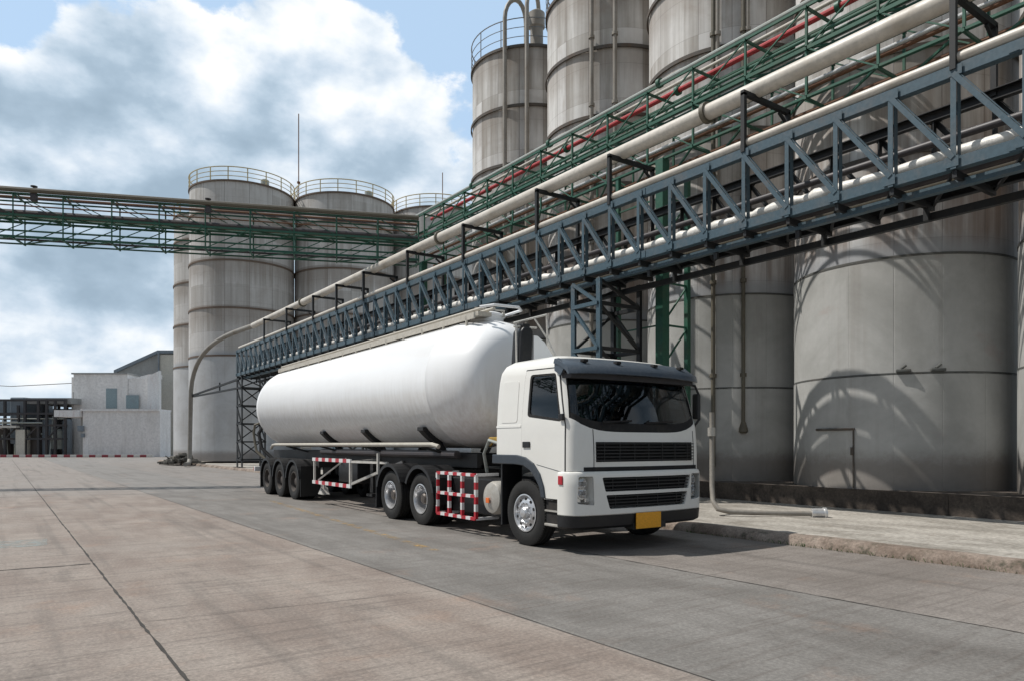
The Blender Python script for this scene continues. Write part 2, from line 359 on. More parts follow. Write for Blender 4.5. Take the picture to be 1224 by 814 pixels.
def mk_silo(far=False):
    m, g = mat('silo_steel_far' if far else 'silo_steel'); c = coord(g); rnd = g.add('ShaderNodeObjectInfo').outputs['Random']
    sep = g.add('ShaderNodeSeparateXYZ', i_0=c); x, y, z = sep.outputs
    rad = 4.2 if far else 2.5
    ang = g.math('MULTIPLY', g.math('ARCTAN2', y, x), rad)
    off = g.math('MULTIPLY', rnd, 37.0)
    u = g.math('ADD', ang, off)
    sv = lambda a, b: g.add('ShaderNodeCombineXYZ', i_0=g.math('MULTIPLY', u, a), i_1=g.math('MULTIPLY', z, b), i_2=off).outputs[0]
    zb = 8.4 if far else 5.2
    up = g.step(z, zb - .02, zb + .02)
    streak = g.noise(sv(2.6, .10), 1.0, 7, .62); streak2 = g.noise(sv(7.0, .16), 1.0, 5, .6); blot = g.noise(sv(.55, .55), 1.0, 7, .62, .6)
    fine = g.noise(sv(6, 6), 1.0, 6, .65)
    # one plate every .95 m round, courses 1.2 m high, each with its own tone
    pw = 1.9 if far else .95
    cu = g.math('FLOOR', g.math('DIVIDE', u, pw)); cz = g.math('FLOOR', g.math('DIVIDE', g.math('SUBTRACT', z, .8), 1.9 if far else 2.38))
    wn = g.add('ShaderNodeTexWhiteNoise', noise_dimensions='2D', i_Vector=g.add('ShaderNodeCombineXYZ', i_0=cu, i_1=cz).outputs[0]).outputs[0]
    fu = g.math('ABSOLUTE', g.math('SUBTRACT', g.math('FRACT', g.math('DIVIDE', u, pw)), .5))
    fine_v = g.step(fu, .483, .497)
    fz = g.math('FRACT', g.math('DIVIDE', g.math('SUBTRACT', z, .8), 1.19))
    seam_h = g.step(g.math('ABSOLUTE', g.math('SUBTRACT', fz, .5)), .488, .498)
    base_u = g.mix(g.step(streak, .32, .68), (.33, .305, .275), (.69, .68, .66))
    base_u = g.mix(g.math('MULTIPLY', g.step(wn, .35, 1.0), .70), base_u, (.68, .67, .66))
    base_u = g.mix(g.math('MULTIPLY', g.step(wn, .30, .0), .55), base_u, (.29, .265, .235))
    base_u = g.mix(g.math('MULTIPLY', g.step(blot, .50, .72), .45), base_u, (.27, .21, .165))
    base_u = g.mix(g.math('MULTIPLY', g.step(streak2, .56, .76), .32), base_u, (.17, .145, .12))
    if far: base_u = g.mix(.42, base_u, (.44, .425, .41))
    # rust and grime washed down from each band
    zr = g.math('SUBTRACT', 1.0, g.math('FRACT', g.math('DIVIDE', g.math('SUBTRACT', z, .6 if not far else .85), 2.31 if not far else 3.85)))
    run = g.step(g.math('ADD', zr, g.math('MULTIPLY', streak2, -.62)), -.12, .30, 1, 0)
    base_u = g.mix(g.math('MULTIPLY', run, .42), base_u, (.19, .14, .10))
    if not far: base_u = g.mix(g.math('MULTIPLY', g.math('MULTIPLY', g.step(z, 7.4, 9.6, 1, 0), g.step(streak, .70, .36)), .6), base_u, (.20, .135, .10))
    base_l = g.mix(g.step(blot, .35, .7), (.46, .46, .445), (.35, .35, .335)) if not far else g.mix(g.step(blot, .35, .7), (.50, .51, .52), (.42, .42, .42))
    base_l = g.mix(g.math('MULTIPLY', g.step(streak, .52, .8), .35), base_l, (.22, .19, .165))
    base_l = g.mix(g.math('MULTIPLY', g.step(g.noise(sv(.8, 1.1), 1.0, 5, .7), .62, .72), .25), base_l, (.40, .28, .26))
    foot = g.step(g.math('ADD', z, g.math('MULTIPLY', fine, -.5)), .25, .75, 1, 0)
    base_l = g.mix(g.math('MULTIPLY', foot, .6), base_l, (.12, .09, .07))
    base_u = g.mix(g.math('MULTIPLY', fine_v, .6), base_u, (.12, .10, .09))
    base_u = g.mix(g.math('MULTIPLY', seam_h, .35), base_u, (.15, .125, .105))
    # pale wash just above the painted base
    wash = g.math('MULTIPLY', up, g.step(g.math('ADD', z, g.math('MULTIPLY', streak, -.4)), zb - .1, zb + .42, 1, 0))
    col = g.mix(up, base_l, base_u); col = g.mix(g.math('MULTIPLY', wash, .8), col, (.34, .36, .385))
    col = g.mix(1.0, col, g.mix(fine, (.9, .9, .9), (1.1, 1.1, 1.1)), 'MULTIPLY')
    setp(g, col, .62, .0)
    h = g.math('ADD', g.math('MULTIPLY', blot, .6), g.math('ADD', g.math('MULTIPLY', fine_v, -.25), g.math('MULTIPLY', streak, .25)))
    bump(g, h, .35, .05)
    return m
M['silo_pipe'] = painted('silo_pipe', (.27, .25, .22), .55, dirt=(.14, .1, .07), amt=.6, scale=1.5)
M['silo'] = mk_silo(); M['silo_far'] = mk_silo(True)

def mk_road():
    m, g = mat('road_concrete'); c = coord(g, 'World')
    sep = g.add('ShaderNodeSeparateXYZ', i_0=c); X, Y = sep.outputs[0], sep.outputs[1]
    big = g.noise(c, .22, 6, .6, .4); mid = g.noise(g.scale(c, (1, .45, 1)), 1.2, 8, .65, .3); fine = g.noise(c, 28, 6, .75); grit = g.noise(c, 120, 3, .7)
    tr = g.noise(g.scale(c, (.5, 7, 1)), 1.5, 6, .65, .4)      # broom marks run across the slab
    tracks = g.noise(g.scale(c, (3.0, .10, 1)), 1.0, 4, .55)
    pink = g.mix(g.step(mid, .3, .7), (.21, .165, .138), (.315, .268, .23))
    pink = g.mix(g.math('MULTIPLY', g.step(big, .45, .7), .7), pink, (.285, .25, .22))
    grey = g.mix(g.step(mid, .3, .7), (.145, .134, .122), (.225, .212, .196))
    tan = g.mix(g.step(mid, .3, .7), (.172, .15, .133), (.255, .228, .206))
    wob = g.math('ADD', X, g.math('MULTIPLY', g.math('SUBTRACT', mid, .5), .12))
    col = g.mix(g.step(wob, 3.96, 4.0), pink, grey); col = g.mix(g.step(wob, 7.13, 7.17), col, tan)
    farf = g.step(Y, 24, 30); col = g.mix(g.math('MULTIPLY', farf, .45), col, (.255, .243, .23))
    col = g.mix(g.math('MULTIPLY', g.step(tracks, .50, .70), .38), col, (.095, .084, .075))
    col = g.mix(g.math('MULTIPLY', g.step(tr, .47, .70), .5), col, (.105, .086, .074))
    col = g.mix(g.math('MULTIPLY', g.step(g.noise(c, 2.6, 8, .75), .60, .70), .4), col, (.12, .10, .09))
    col = g.mix(g.math('MULTIPLY', g.step(g.noise(g.scale(c, (1, 1, 1), (9, 3, 0)), 1.1, 4, .6), .70, .76), .45), col, (.07, .06, .055))
    col = g.mix(g.math('MULTIPLY', g.step(g.noise(g.scale(c, (1, .35, 1), (19, 5, 0)), .9, 9, .72), .56, .66), .34), col, (.075, .064, .056))
    rust = g.step(g.noise(g.scale(c, (1, 1, 1), (3, 17, 0)), .8, 6, .65), .56, .72)
    col = g.mix(g.math('MULTIPLY', rust, .28), col, (.33, .19, .12))
    col = g.mix(g.step(fine, .35, .7), g.mix(1.0, col, (.72, .72, .72), 'MULTIPLY'), g.mix(1.0, col, (1.18, 1.18, 1.18), 'MULTIPLY'))
    col = g.mix(g.math('MULTIPLY', g.step(grit, .62, .72), .5), col, (.09, .08, .075))
    col = g.mix(g.math('MULTIPLY', g.step(grit, .40, .30), .35), col, (.34, .32, .29))
    setp(g, col, .85)
    bump(g, g.math('ADD', g.math('MULTIPLY', fine, .6), g.math('ADD', g.math('MULTIPLY', grit, .3), g.math('MULTIPLY', tr, .5))), .45, .012)
    return m
M['road'] = mk_road()
def mk_simple(name, a, b, s1, dark, amt=.5, rough=.9, bm_=.4, streaky=None):
    m, g = mat(name); c = coord(g, 'World'); n = g.noise(g.scale(c, streaky) if streaky else c, s1, 8, .65, .3); fine = g.noise(c, s1 * 18, 6, .7)
    col = g.mix(g.step(n, .3, .7), a, b); col = g.mix(g.math('MULTIPLY', g.step(g.noise(c, s1 * 3.1, 7, .7), .5, .68), amt), col, dark)
    col = g.mix(g.step(fine, .35, .7), g.mix(1.0, col, (.75, .75, .75), 'MULTIPLY'), g.mix(1.0, col, (1.2, 1.2, 1.2), 'MULTIPLY'))
    setp(g, col, rough); bump(g, g.math('ADD', g.math('MULTIPLY', fine, .6), n), bm_, .015); return m
M['pavement'] = mk_simple('pavement', (.25, .23, .20), (.46, .43, .385), .7, (.17, .145, .115), .55, streaky=(1.6, .7, 1))
M['kerb'] = mk_simple('kerb', (.15, .11, .085), (.34, .28, .235), 1.5, (.055, .055, .035), .8, bm_=.8)
M['plinth'] = mk_simple('plinth', (.055, .043, .035), (.13, .105, .085), 1.0, (.03, .024, .02), .7)
M['earth'] = mk_simple('earth', (.12, .13, .07), (.2, .18, .12), .05, (.07, .09, .04), .6)
M['joint'] = mk_simple('joint', (.028, .024, .021), (.06, .053, .046), 3, (.02, .02, .02), .5)
def mk_mark(name, col, lo, hi):
    m, g = mat(name); c = coord(g, 'World'); n = g.noise(c, 5, 8, .75, .3)
    a = g.step(n, lo, hi)
    setp(g, col, .8); t = g.add('ShaderNodeBsdfTransparent'); mx = g.add('ShaderNodeMixShader', i_0=a)
    g.l.new(t.outputs[0], mx.inputs[1]); g.l.new(g.p.outputs[0], mx.inputs[2]); g.l.new(mx.outputs[0], g.out.inputs[0]); return m
M['yellow_mark'] = mk_mark('yellow_mark', (.42, .27, .10), .44, .72)
M['pale_mark'] = mk_mark('pale_mark', (.30, .34, .33), .36, .75)

# ------------------------------------------------------------------ ground, road, pavement
def st(o): return tag(o, kind='structure')
m = MB(); m.b2((-900, -300, -.5), (900, 1500, -.008)); st(m.build('ground', M['earth']))
m = MB(); m.poly([(-70, -12, 0), (62.0, -12, 0), (62.0, 130, 0), (-70, 130, 0)], [(0, 1, 2, 3)]); st(m.build('road', M['road']))
# kerb line: straight, then set back, and the raised slab behind it
kl = [(10.42, -12), (10.42, 24), (10.9, 28), (12.15, 33), (12.2, 75)]
def kerb_pts():
    out = []
    for (x0, y0), (x1, y1) in zip(kl[:-1], kl[1:]):
        n = max(1, int(math.hypot(x1 - x0, y1 - y0) / .22))
        for i in range(n): out.append((x0 + (x1 - x0) * i / n, y0 + (y1 - y0) * i / n))
    return out + [kl[-1]]
kp = kerb_pts(); rk = random.Random(3)
m = MB(); vs = []; fs = []
wob = [0.0] * len(kp); w_ = 0
for i in range(len(kp)):
    w_ = w_ * .75 + rk.uniform(-.022, .022); wob[i] = w_
for i, (x, y) in enumerate(kp):
    chip = rk.uniform(.0, .035) if rk.random() < .35 else rk.uniform(0, .01)
    for dx, z in ((-.03, -.03), (-.01 + wob[i] * .5, .045 + wob[i] * .2), (.015 + chip, .105 - chip * .5), (.06 + chip, .15 - chip * .3), (.14, .158 + wob[i] * .15), (.30 + wob[i], .156), (.31, -.03)):
        vs.append((x + dx + wob[i] * .4, y, z))
for i in range(len(kp) - 1):
    for k in range(6): fs.append((i * 7 + k, i * 7 + k + 1, (i + 1) * 7 + k + 1, (i + 1) * 7 + k))
m.poly(vs, fs, True); st(m.build('kerb', M['kerb'], sharp=50))
m = MB(); vs = []; n = len(kp)
for x, y in kp: vs += [(x + .24, y, .15), (60, y, .15)]
m.poly(vs, [(2 * i, 2 * i + 1, 2 * i + 3, 2 * i + 2) for i in range(n - 1)]); st(m.build('pavement', M['pavement']))
# joints and cracks
def crack(name, pts, w, wig, seed, z=.004):
    r = random.Random(seed); m = MB(); out = []
    for (x0, y0), (x1, y1) in zip(pts[:-1], pts[1:]):
        L = math.hypot(x1 - x0, y1 - y0); n = max(2, int(L / .12)); nx, ny = -(y1 - y0) / L, (x1 - x0) / L; d = 0
        for i in range(n + 1):
            d = d * .9 + r.uniform(-wig, wig); ww = w * r.uniform(.35, 1.25)
            cx, cy = x0 + (x1 - x0) * i / n + nx * d, y0 + (y1 - y0) * i / n + ny * d
            out.append(((cx - nx * ww / 2, cy - ny * ww / 2, z), (cx + nx * ww / 2, cy + ny * ww / 2, z)))
    vs = [p for q in out for p in q]
    m.poly(vs, [(2 * i, 2 * i + 1, 2 * i + 3, 2 * i + 2) for i in range(len(out) - 1)])
    return st(m.build(name, M['joint']))
crack('slab_joint', [(1.04, -4), (1.04, 95)], .028, .0025, 1)
crack('slab_joint', [(3.98, -4), (3.98, 95)], .014, .002, 2)
crack('slab_joint', [(7.15, 2.2), (7.15, 8.4)], .022, .006, 3)
crack('slab_joint', [(7.15, 8.4), (7.15, 60)], .012, .005, 33)
crack('slab_joint', [(-14, 28.9), (1.04, 26.9), (6.9, 25.4), (10.3, 25.0)], .045, .012, 4)
crack('road_crack', [(-6, 11.9), (-1, 11.45), (1.0, 11.3)], .045, .02, 5)
crack('slab_joint', [(-20, 47), (12, 45)], .04, .02, 6)
crack('road_crack', [(4.4, 14.4), (6.6, 13.6)], .012, .01, 8)
crack('road_crack', [(1.1, 7.3), (3.9, 7.0)], .008, .01, 9)
m = MB(); m.poly([(6.3, 21, .004), (6.45, 21, .004), (5.5, 9.6, .004), (5.34, 9.6, .004)], [(0, 1, 2, 3)]); st(m.build('road_marking', M['yellow_mark']))
m = MB(); m.poly([(-6, 14.2, .004), (.62, 13.75, .004), (.66, 14.75, .004), (-6, 15.2, .004)], [(0, 1, 2, 3)]); st(m.build('road_patch', M['pale_mark']))

# silo plinth: one long low concrete base
m = MB(); m.b2((15.95, -7, .12), (22, 33, .60)); 
for y in (-2.5, 2.2, 6.9, 11.6, 16.3): m.b2((15.93, y - .02, .13), (15.96, y + .02, .58))
tag(m.build('concrete_plinth', M['plinth'], loc=None), 'long low dark stained concrete base under the row of near silos', 'plinth')

# ------------------------------------------------------------------ silos
def handrail(parent, rad, h, n, matl, z0, rr=.022):
    m = MB()
    for k in range(1, 4): m.ring((0, 0, z0 + h * k / 3), rad, rr if k == 3 else rr * .7, 56, 6)
    rl = m.build('railing', matl, parent)
    for k in range(n):
        a = 2 * math.pi * k / n; x, y = rad * math.cos(a), rad * math.sin(a)
        p = MB(); p.tube([(x, y, z0 - .05), (x, y, z0 + h)], rr, 6); p.build('railing_post', matl, rl)
    return rl
def silo(loc, r, top, rings, matl, ringmat, railmat, label, group, roofpipe=False):
    o = empty('silo', loc, 0, label, 'silo', group)
    b = loc[2]; rr = random.Random(int(loc[0] * 31 + loc[1] * 7))
    m = MB(); prof = [(r + .03, 0)]
    zs = [b] + rings + [top]
    for i, z in enumerate(zs[:-1]):
        z1 = zs[i + 1]; o_ = .03 - .012 * i
        prof += [(r + max(o_, -.03), z - b + (.001 if i else 0)), (r + max(o_, -.03), z1 - b)]
    m.lathe(prof[1:], 96); m.build('shell', matl, o)
    m = MB(); m.lathe([(r + .04, top - b), (r * .55, top - b + r * .14), (.3, top - b + r * .2), (.0, top - b + r * .2)], 64); m.build('roof', matl, o)
    for z in rings + [top]:
        low = r < 3 and z < 6; m = MB(); w = .03 if low else .05 if r < 3 else .07; hh = .025 if low else .055 if r < 3 else .065
        m.lathe([(r, z - b - hh), (r + w, z - b - hh), (r + w, z - b + hh), (r, z - b + hh)], 96, closed=True, smooth=True)
        m.build('ring_band', M['ring_low'] if low else ringmat, o)
    handrail(o, r + .02, 1.1, 14 if r < 3 else 18, railmat, top - b, .022 if r < 3 else .045)
    m = MB(); m.lathe([(.0, 0), (.28, 0), (.28, .55), (.34, .6), (.34, .95), (.2, 1.05), (0, 1.05)], 20, c=(r * .28, -r * .55, top - b + .1)); m.build('vent_cap', M['pipe_grey'], o)
    return o
NR = [3.2, 5.8, 8.1, 10.4, 12.75, 15.05]
near = [(18.6, 3.9, 'weathered grey steel silo at the right edge of the picture, mostly cut off'),
        (18.6, 9.15, 'big grey silo with curved shadows and a small door outline, right of the truck'),
        (18.6, 14.4, 'shaded grey silo behind the cab with two thin drop pipes down its front'),
        (18.6, 19.6, 'tall streaked grey silo next to the one whose railing shows against the sky'),
        (18.6, 24.8, 'streaked grey silo whose whole railing and two arched pipes show against the sky')]
silos = [silo((x, y, .6), 2.5, 17.4, NR, M['silo'], M['ring_dark'], M['rail_grey'], lb, 'near row of tall steel silos') for x, y, lb in near]
FR = [8.7, 12.5, 16.3, 20.2]
far = [(16.9, 63.4, 4.2, 'wide pale far silo with rusty bands and yellow railing, left of the row'),
       (25.1, 61.0, 4.3, 'far silo with yellow railing just right of the tall lightning mast'),
       (33.4, 59.2, 4.1, 'far silo with railing, rightmost of the far row, half behind the green pipe rack'),
       (17.3, 72.6, 4.1, 'far silo mostly hidden behind the left one, next to the white building')]
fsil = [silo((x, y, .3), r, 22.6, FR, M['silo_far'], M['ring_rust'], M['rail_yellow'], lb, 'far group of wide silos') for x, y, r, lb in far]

# door outline, hatch marks on the nearest full silo
A = silos[1]
def on_silo(ang, rad, z): return (rad * math.cos(ang), rad * math.sin(ang), z)
def ray_ang(px, o, rad=2.53):
    """angle on silo o where the view ray through column px meets it (front side)"""
    d = pix_dir(px, HY); c = o.location; ox, oy = -c.x, -c.y
    b_ = ox * d.x + oy * d.y; q = ox * ox + oy * oy - rad * rad; t = -b_ - math.sqrt(max(b_ * b_ - q, 0))
    return math.atan2(oy + d.y * t, ox + d.x * t)
a0, a1 = ray_ang(977, A), ray_ang(1022, A)
if a0 < 0: a0 += 2 * math.pi
if a1 < 0: a1 += 2 * math.pi
m = MB()
pts = [on_silo(a0 + (a1 - a0) * i / 8, 2.56, 1.38) for i in range(9)]
m.tube(pts, .028, 6); m.tube([on_silo(a1 - .01, 2.555, 1.38), on_silo(a1 - .01, 2.555, .02)], .018, 6)
dr = m.build('door_frame', M['ring_dark'], A)
m = MB(); m.tube([on_silo(a1 - .02, 2.57, .78), on_silo(a1 - .02, 2.57, .96)], .035, 6); m.build('latch', M['ring_dark'], dr)
for px in (1080, 1121):
    a = ray_ang(px, A); m = MB(); m.box(on_silo(a, 2.56, 2.66), (.09, .30, .07), a, .02); m.tube([on_silo(a - .02, 2.57, 2.70), on_silo(a + .02, 2.57, 2.78)], .03, 8)
    m.build('lifting_lug', M['ring_low'], A)
# drop pipes on the silo behind the cab
B = silos[2]
def drop_pipe(px, o, z0, z1, r, matl, end=None):
    a = ray_ang(px, o); m = MB(); m.tube([on_silo(a, 2.5 + r + .04, z0 - .6), on_silo(a, 2.5 + r + .04, z1 - .6)], r, 10)
    for z in NR:
        if z0 < z < z1: m.lathe([(r, -.05), (r + .035, -.05), (r + .035, .05), (r, .05)], 12, c=on_silo(a, 2.5 + r + .04, z - .6 + .35), closed=True)
    return m, a
m, a = drop_pipe(888, B, 2.15, 17.0, .055, None)
q = on_silo(a, 2.6, 1.45); m.lathe([(.06, .2), (.12, .02), (.13, -.07), (.07, -.12), (0, -.12)], 14, c=q)
m.build('drop_pipe', M['pipe_brown'], B)
m, a = drop_pipe(853, B, 1.0, 16.0, .06, None)
m.build('drop_pipe', M['pipe_brown'], B)
# two arching pipes on the silo with visible top; straight ones on its neighbour
D = silos[4]
def arch(px, o, side, topz, reach):
    a = ray_ang(px, o); da = side * .30; r = .085; pts = [on_silo(a, 2.66, .3)]
    pts += [on_silo(a, 2.66, topz)]
    for i in range(1, 11):
        t = math.pi * i / 10; pts.append(on_silo(a + da * (1 - math.cos(t)) / 2 * 1.0, 2.66 - reach * (1 - math.cos(t)) / 2, topz + .85 * math.sin(t)))
    pts.append(on_silo(a + da, 2.66 - reach, topz - 1.2))
    m = MB(); m.tube(pts, r, 10); m.build('arched_pipe', M['silo_pipe'], o)
arch(605, D, 1, 17.9, .7); arch(630, D, 1, 18.3, 1.2)
a = ray_ang(643, D); m = MB(); m.lathe([(0, -.2), (.26, -.2), (.26, .75), (.33, .8), (.33, 1.35), (.2, 1.45), (0, 1.45)], 18, c=on_silo(a, 2.15, 16.9)); m.build('vent_cap', M['silo_pipe'], D)
for px in (708, 735):
    m, a = drop_pipe(px, silos[3], 1.0, 17.3, .07, None); m.build('drop_pipe', M['silo_pipe'], silos[3])
for px in (858, 893):
    m, a = drop_pipe(px, B, 7.0, 17.3, .06, None); m.build('drop_pipe', M['silo_pipe'], B)

# hose-like ground pipe by the cab: drops down, bends along the pavement
m = MB(); m.tube([W(851, 15.2, 2.3), W(851, 15.2, .75), W(852, 15.0, .45), W(858, 14.85, .29), W(872, 14.8, .24), W(900, 14.75, .225), W(976, 14.6, .22)], .052, 12)
gp = m.build('ground_pipe', M['silo_pipe']); tag(gp, 'dirty pipe running down beside the cab and along the pavement, ending in a capped coupling', 'pipe')
p = W(976, 14.6, .235); m = MB(); m.tube([W(970, 14.6, .235), W(986, 14.58, .235)], .095, 14); m.tube([W(984, 14.58, .23), W(987, 14.58, .23)], .12, 14); m.build('coupling', M['pipe_bright'], gp)
m = MB(); m.tube([W(850.5, 15.2, 1.80), W(850.5, 15.2, 1.98)], .08, 12); m.build('flange', M['aluminium'], gp)

# ------------------------------------------------------------------ blue pipe bridge
XN, XF, ZB, ZT = 12.5, 14.0, 6.13, 7.62
Y0, Y1 = -3.7, 48.3
br = empty('pipe_bridge', (XN, Y0, 0), 0, 'long blue steel truss bridge carrying pipes above and behind the tank truck', 'pipe bridge')
off = (XN, Y0, 0)
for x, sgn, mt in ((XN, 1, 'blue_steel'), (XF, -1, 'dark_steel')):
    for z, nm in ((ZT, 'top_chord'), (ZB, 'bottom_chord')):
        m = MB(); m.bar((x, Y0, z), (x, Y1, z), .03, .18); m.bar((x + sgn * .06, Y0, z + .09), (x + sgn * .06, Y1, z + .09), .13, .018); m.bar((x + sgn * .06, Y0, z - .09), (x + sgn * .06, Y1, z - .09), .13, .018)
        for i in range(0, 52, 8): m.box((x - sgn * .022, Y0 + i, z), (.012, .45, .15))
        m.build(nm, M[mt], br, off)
ny = int(round(Y1 - Y0))
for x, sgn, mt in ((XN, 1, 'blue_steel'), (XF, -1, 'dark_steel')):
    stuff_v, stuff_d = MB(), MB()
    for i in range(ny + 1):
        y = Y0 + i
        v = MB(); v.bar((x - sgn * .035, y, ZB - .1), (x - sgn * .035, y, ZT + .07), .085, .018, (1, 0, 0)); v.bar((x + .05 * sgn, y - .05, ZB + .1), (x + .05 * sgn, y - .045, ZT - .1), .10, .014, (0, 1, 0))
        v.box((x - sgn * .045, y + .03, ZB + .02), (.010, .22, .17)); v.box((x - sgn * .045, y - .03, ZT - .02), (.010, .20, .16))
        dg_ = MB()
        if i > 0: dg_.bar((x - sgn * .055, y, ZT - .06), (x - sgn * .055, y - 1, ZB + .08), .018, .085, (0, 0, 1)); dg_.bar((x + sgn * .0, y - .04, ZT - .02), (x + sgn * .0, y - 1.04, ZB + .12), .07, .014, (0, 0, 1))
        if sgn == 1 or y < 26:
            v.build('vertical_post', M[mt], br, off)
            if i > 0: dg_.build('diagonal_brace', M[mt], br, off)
        else:
            for dst, srcm in ((stuff_v, v), (stuff_d, dg_)):
                o_ = len(dst.v); dst.v += srcm.v; dst.f += [[k + o_ for k in f] for f in srcm.f]; dst.sm += srcm.sm; dst.mi += srcm.mi
    if stuff_v.v: tag(stuff_v.build('vertical_posts_far_side', M[mt], br, off), kind='stuff'); tag(stuff_d.build('diagonal_braces_far_side', M[mt], br, off), kind='stuff')
for i in range(ny + 1):
    y = Y0 + i; m = MB(); m.bar((XN, y, ZB - .17), (XF, y, ZB - .17), .07, .12)
    if i < ny: m.bar((XN, y, ZB - .14), (XF, y + 1, ZB - .14), .05, .04)
    if y > 0 and i % 2 == 0:
        m.box((XN + .35, y, ZB - .33), (.07, .09, .24)); m.box((XF - .25, y, ZB - .33), (.07, .09, .24))
    m.build('floor_beam', M['dark_steel'], br, off)
m = MB(); m.bar((XN + .35, Y0, ZB - .24), (XN + .35, Y1, ZB - .24), .14, .12); m.build('lower_rail', M['blue_steel'], br, off)
m = MB(); m.bar((XF - .1, Y0, ZB - .36), (XF - .1, Y1, ZB - .36), .10, .14); m.build('lower_rail', M['dark_steel'], br, off)
HO = [1.3, 5.3, 9.3, 13.3, 16.3, 20.3, 24.3, 28.3, 31.3, 34.3, 38.3, 42.3]
for y in HO:
    zt = 8.84; m = MB()
    m.bar((XN - .03, y, ZT), (XN - .03, y, zt), .09); m.bar((XF, y, ZT), (XF, y, zt), .09); m.bar((XN - .075, y, zt), (XF + .045, y, zt), .09, .10)
    m.bar((XF - .32, y, zt - .08), (XF, y, zt - .28), .05); m.build('hoop_frame', M['dark_steel'], br, off)

def pipe(name, pts, r, matl, label, cat='pipe', n=12, flanges=(), group=None, fm=None):
    m = MB(); m.tube(pts, r, n)
    o = m.build(name, matl); tag(o, label, cat, group)
    for p, d in flanges:
        p = Vector(p); d = Vector(d).normalized(); f = MB(); f.tube([p - d * .05, p + d * .05], r + .06, 14); f.build('flange', fm or M['pipe_brown'], o)
    return o
yd = (0, 1, 0)
pipe('pipe', [(XN + .06, Y0, ZT + .21), (XN + .06, 47.9, ZT + .21)], .085, M['pipe_white'], 'white pipe lying on the road-side top edge of the blue truss bridge')
# lagged pipe inside the truss
rr = random.Random(5); pts = []; rs = []
y = Y0
while y < 48: pts.append((XN + .34 + rr.uniform(-.01, .01), y, ZB + .27 + rr.uniform(-.012, .012))); rs.append(.11 if y < 6 else .115 + rr.uniform(-.03, .03)); y += .5 if y < 6 else .16
m = MB(); m.tube(pts, .12, 12, rs=rs); tag(m.build('lagged_pipe', M['lagging']), 'white lumpy lagged pipe lying inside the bottom of the blue truss', 'pipe')
pipe('pipe', [(XN + .75, Y0, ZB + .12), (XN + .75, 48, ZB + .12)], .09, M['pipe_dark'], 'dark pipe in the middle of the blue truss floor')
pipe('pipe', [(XF - .3, Y0, ZB + .14), (XF - .3, 48, ZB + .14)], .11, M['pipe_brown'], 'brown pipe on the far side of the blue truss floor')
pipe('pipe', [(XF - .42, Y0, ZB + .85), (XF - .42, 48, ZB + .85)], .07, M['pipe_dark'], 'thin dark pipe at half height inside the blue truss')
# the fat pipe on the hoops, ending in a long bend down to the ground
yy = [(12.9, Y0, 9.03), (12.9, 24.4, 9.03), (12.9, 26.0, 9.02), (12.9, 46.0, 9.02)]
B0, B1, B2, B3 = Vector((12.9, 46.0, 9.02)), Vector((12.75, 50.5, 9.07)), Vector((11.62, 56.6, 9.2)), Vector((11.6, 57.6, 5.6))
bez = []
for i in range(1, 15):
    t = i / 14; bez.append(B0 * (1 - t) ** 3 + B1 * 3 * t * (1 - t) ** 2 + B2 * 3 * t * t * (1 - t) + B3 * t ** 3)
fp = pipe('feed_pipe', yy, .175, M['pipe_white'],
     'fat cream pipe on the black hoops above the truss, ending in a tall bend', n=16,
     flanges=[((12.9, 10.6, 9.03), yd), ((12.9, 22.6, 9.03), yd), ((12.9, 37, 9.02), yd)])
m = MB(); m.tube([(12.9, 45.99, 9.02)] + bez + [(11.55, 57.8, .5), (11.4, 57.3, .22), (10.9, 56.0, .2)], .155, 14); m.build('pipe_bend', M['pipe_bend'], fp)
m = MB(); q0 = Vector((XN, 47.6, ZB - .3)); q1 = Vector((11.75, 57.5, 5.3)); m.bar(q0, q1, .12); m.bar((XN, 47.6, 5.25), (11.75, 57.5, 5.2), .12); m.bar((12.2, 51.5, 5.25), (12.2, 51.5, 5.85), .08)
tag(m.build('pipe_bracket', M['dark_steel']), 'dark triangular bracket between the truss end and the bent feed pipe', 'bracket')

def tower(y0, y1, x0, x1, top, label, nleg, lm, dm, base=.15):
    o = empty('support_tower', (x0, y0, base), 0, label, 'tower'); of = (x0, y0, base)
    for x in (x0, x1):
        for y in (y0, y1):
            m = MB(); m.bar((x, y, base), (x, y, top), .15, .02, (1, 0, 0)); m.bar((x + (.06 if x == x0 else -.06), y, base), (x + (.06 if x == x0 else -.06), y, top), .02, .13, (0, 1, 0)); m.bar((x, y, base), (x, y, base + .03), .4)
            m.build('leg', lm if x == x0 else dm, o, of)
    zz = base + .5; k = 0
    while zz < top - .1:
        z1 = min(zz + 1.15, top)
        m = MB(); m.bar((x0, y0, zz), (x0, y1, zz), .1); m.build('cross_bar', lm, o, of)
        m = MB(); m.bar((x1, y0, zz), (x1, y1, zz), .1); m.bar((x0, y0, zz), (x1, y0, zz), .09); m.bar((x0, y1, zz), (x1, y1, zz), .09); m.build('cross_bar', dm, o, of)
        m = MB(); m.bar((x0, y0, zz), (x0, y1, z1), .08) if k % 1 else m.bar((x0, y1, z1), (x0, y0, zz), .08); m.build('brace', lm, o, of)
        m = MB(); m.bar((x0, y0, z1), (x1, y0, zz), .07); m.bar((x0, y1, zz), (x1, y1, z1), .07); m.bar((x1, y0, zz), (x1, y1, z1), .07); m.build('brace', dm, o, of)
        zz += 1.15; k += 1
    return o
tower(13.75, 14.75, XN, XF, ZB - .25, 'blue steel lattice tower right behind the cab holding up the truss', 4, M['blue_steel'], M['dark_steel'])
tower(47.2, 48.3, XN, XF, ZB - .25, 'dark lattice tower at the far end of the truss behind the trailer', 4, M['dark_steel'], M['dark_steel'])
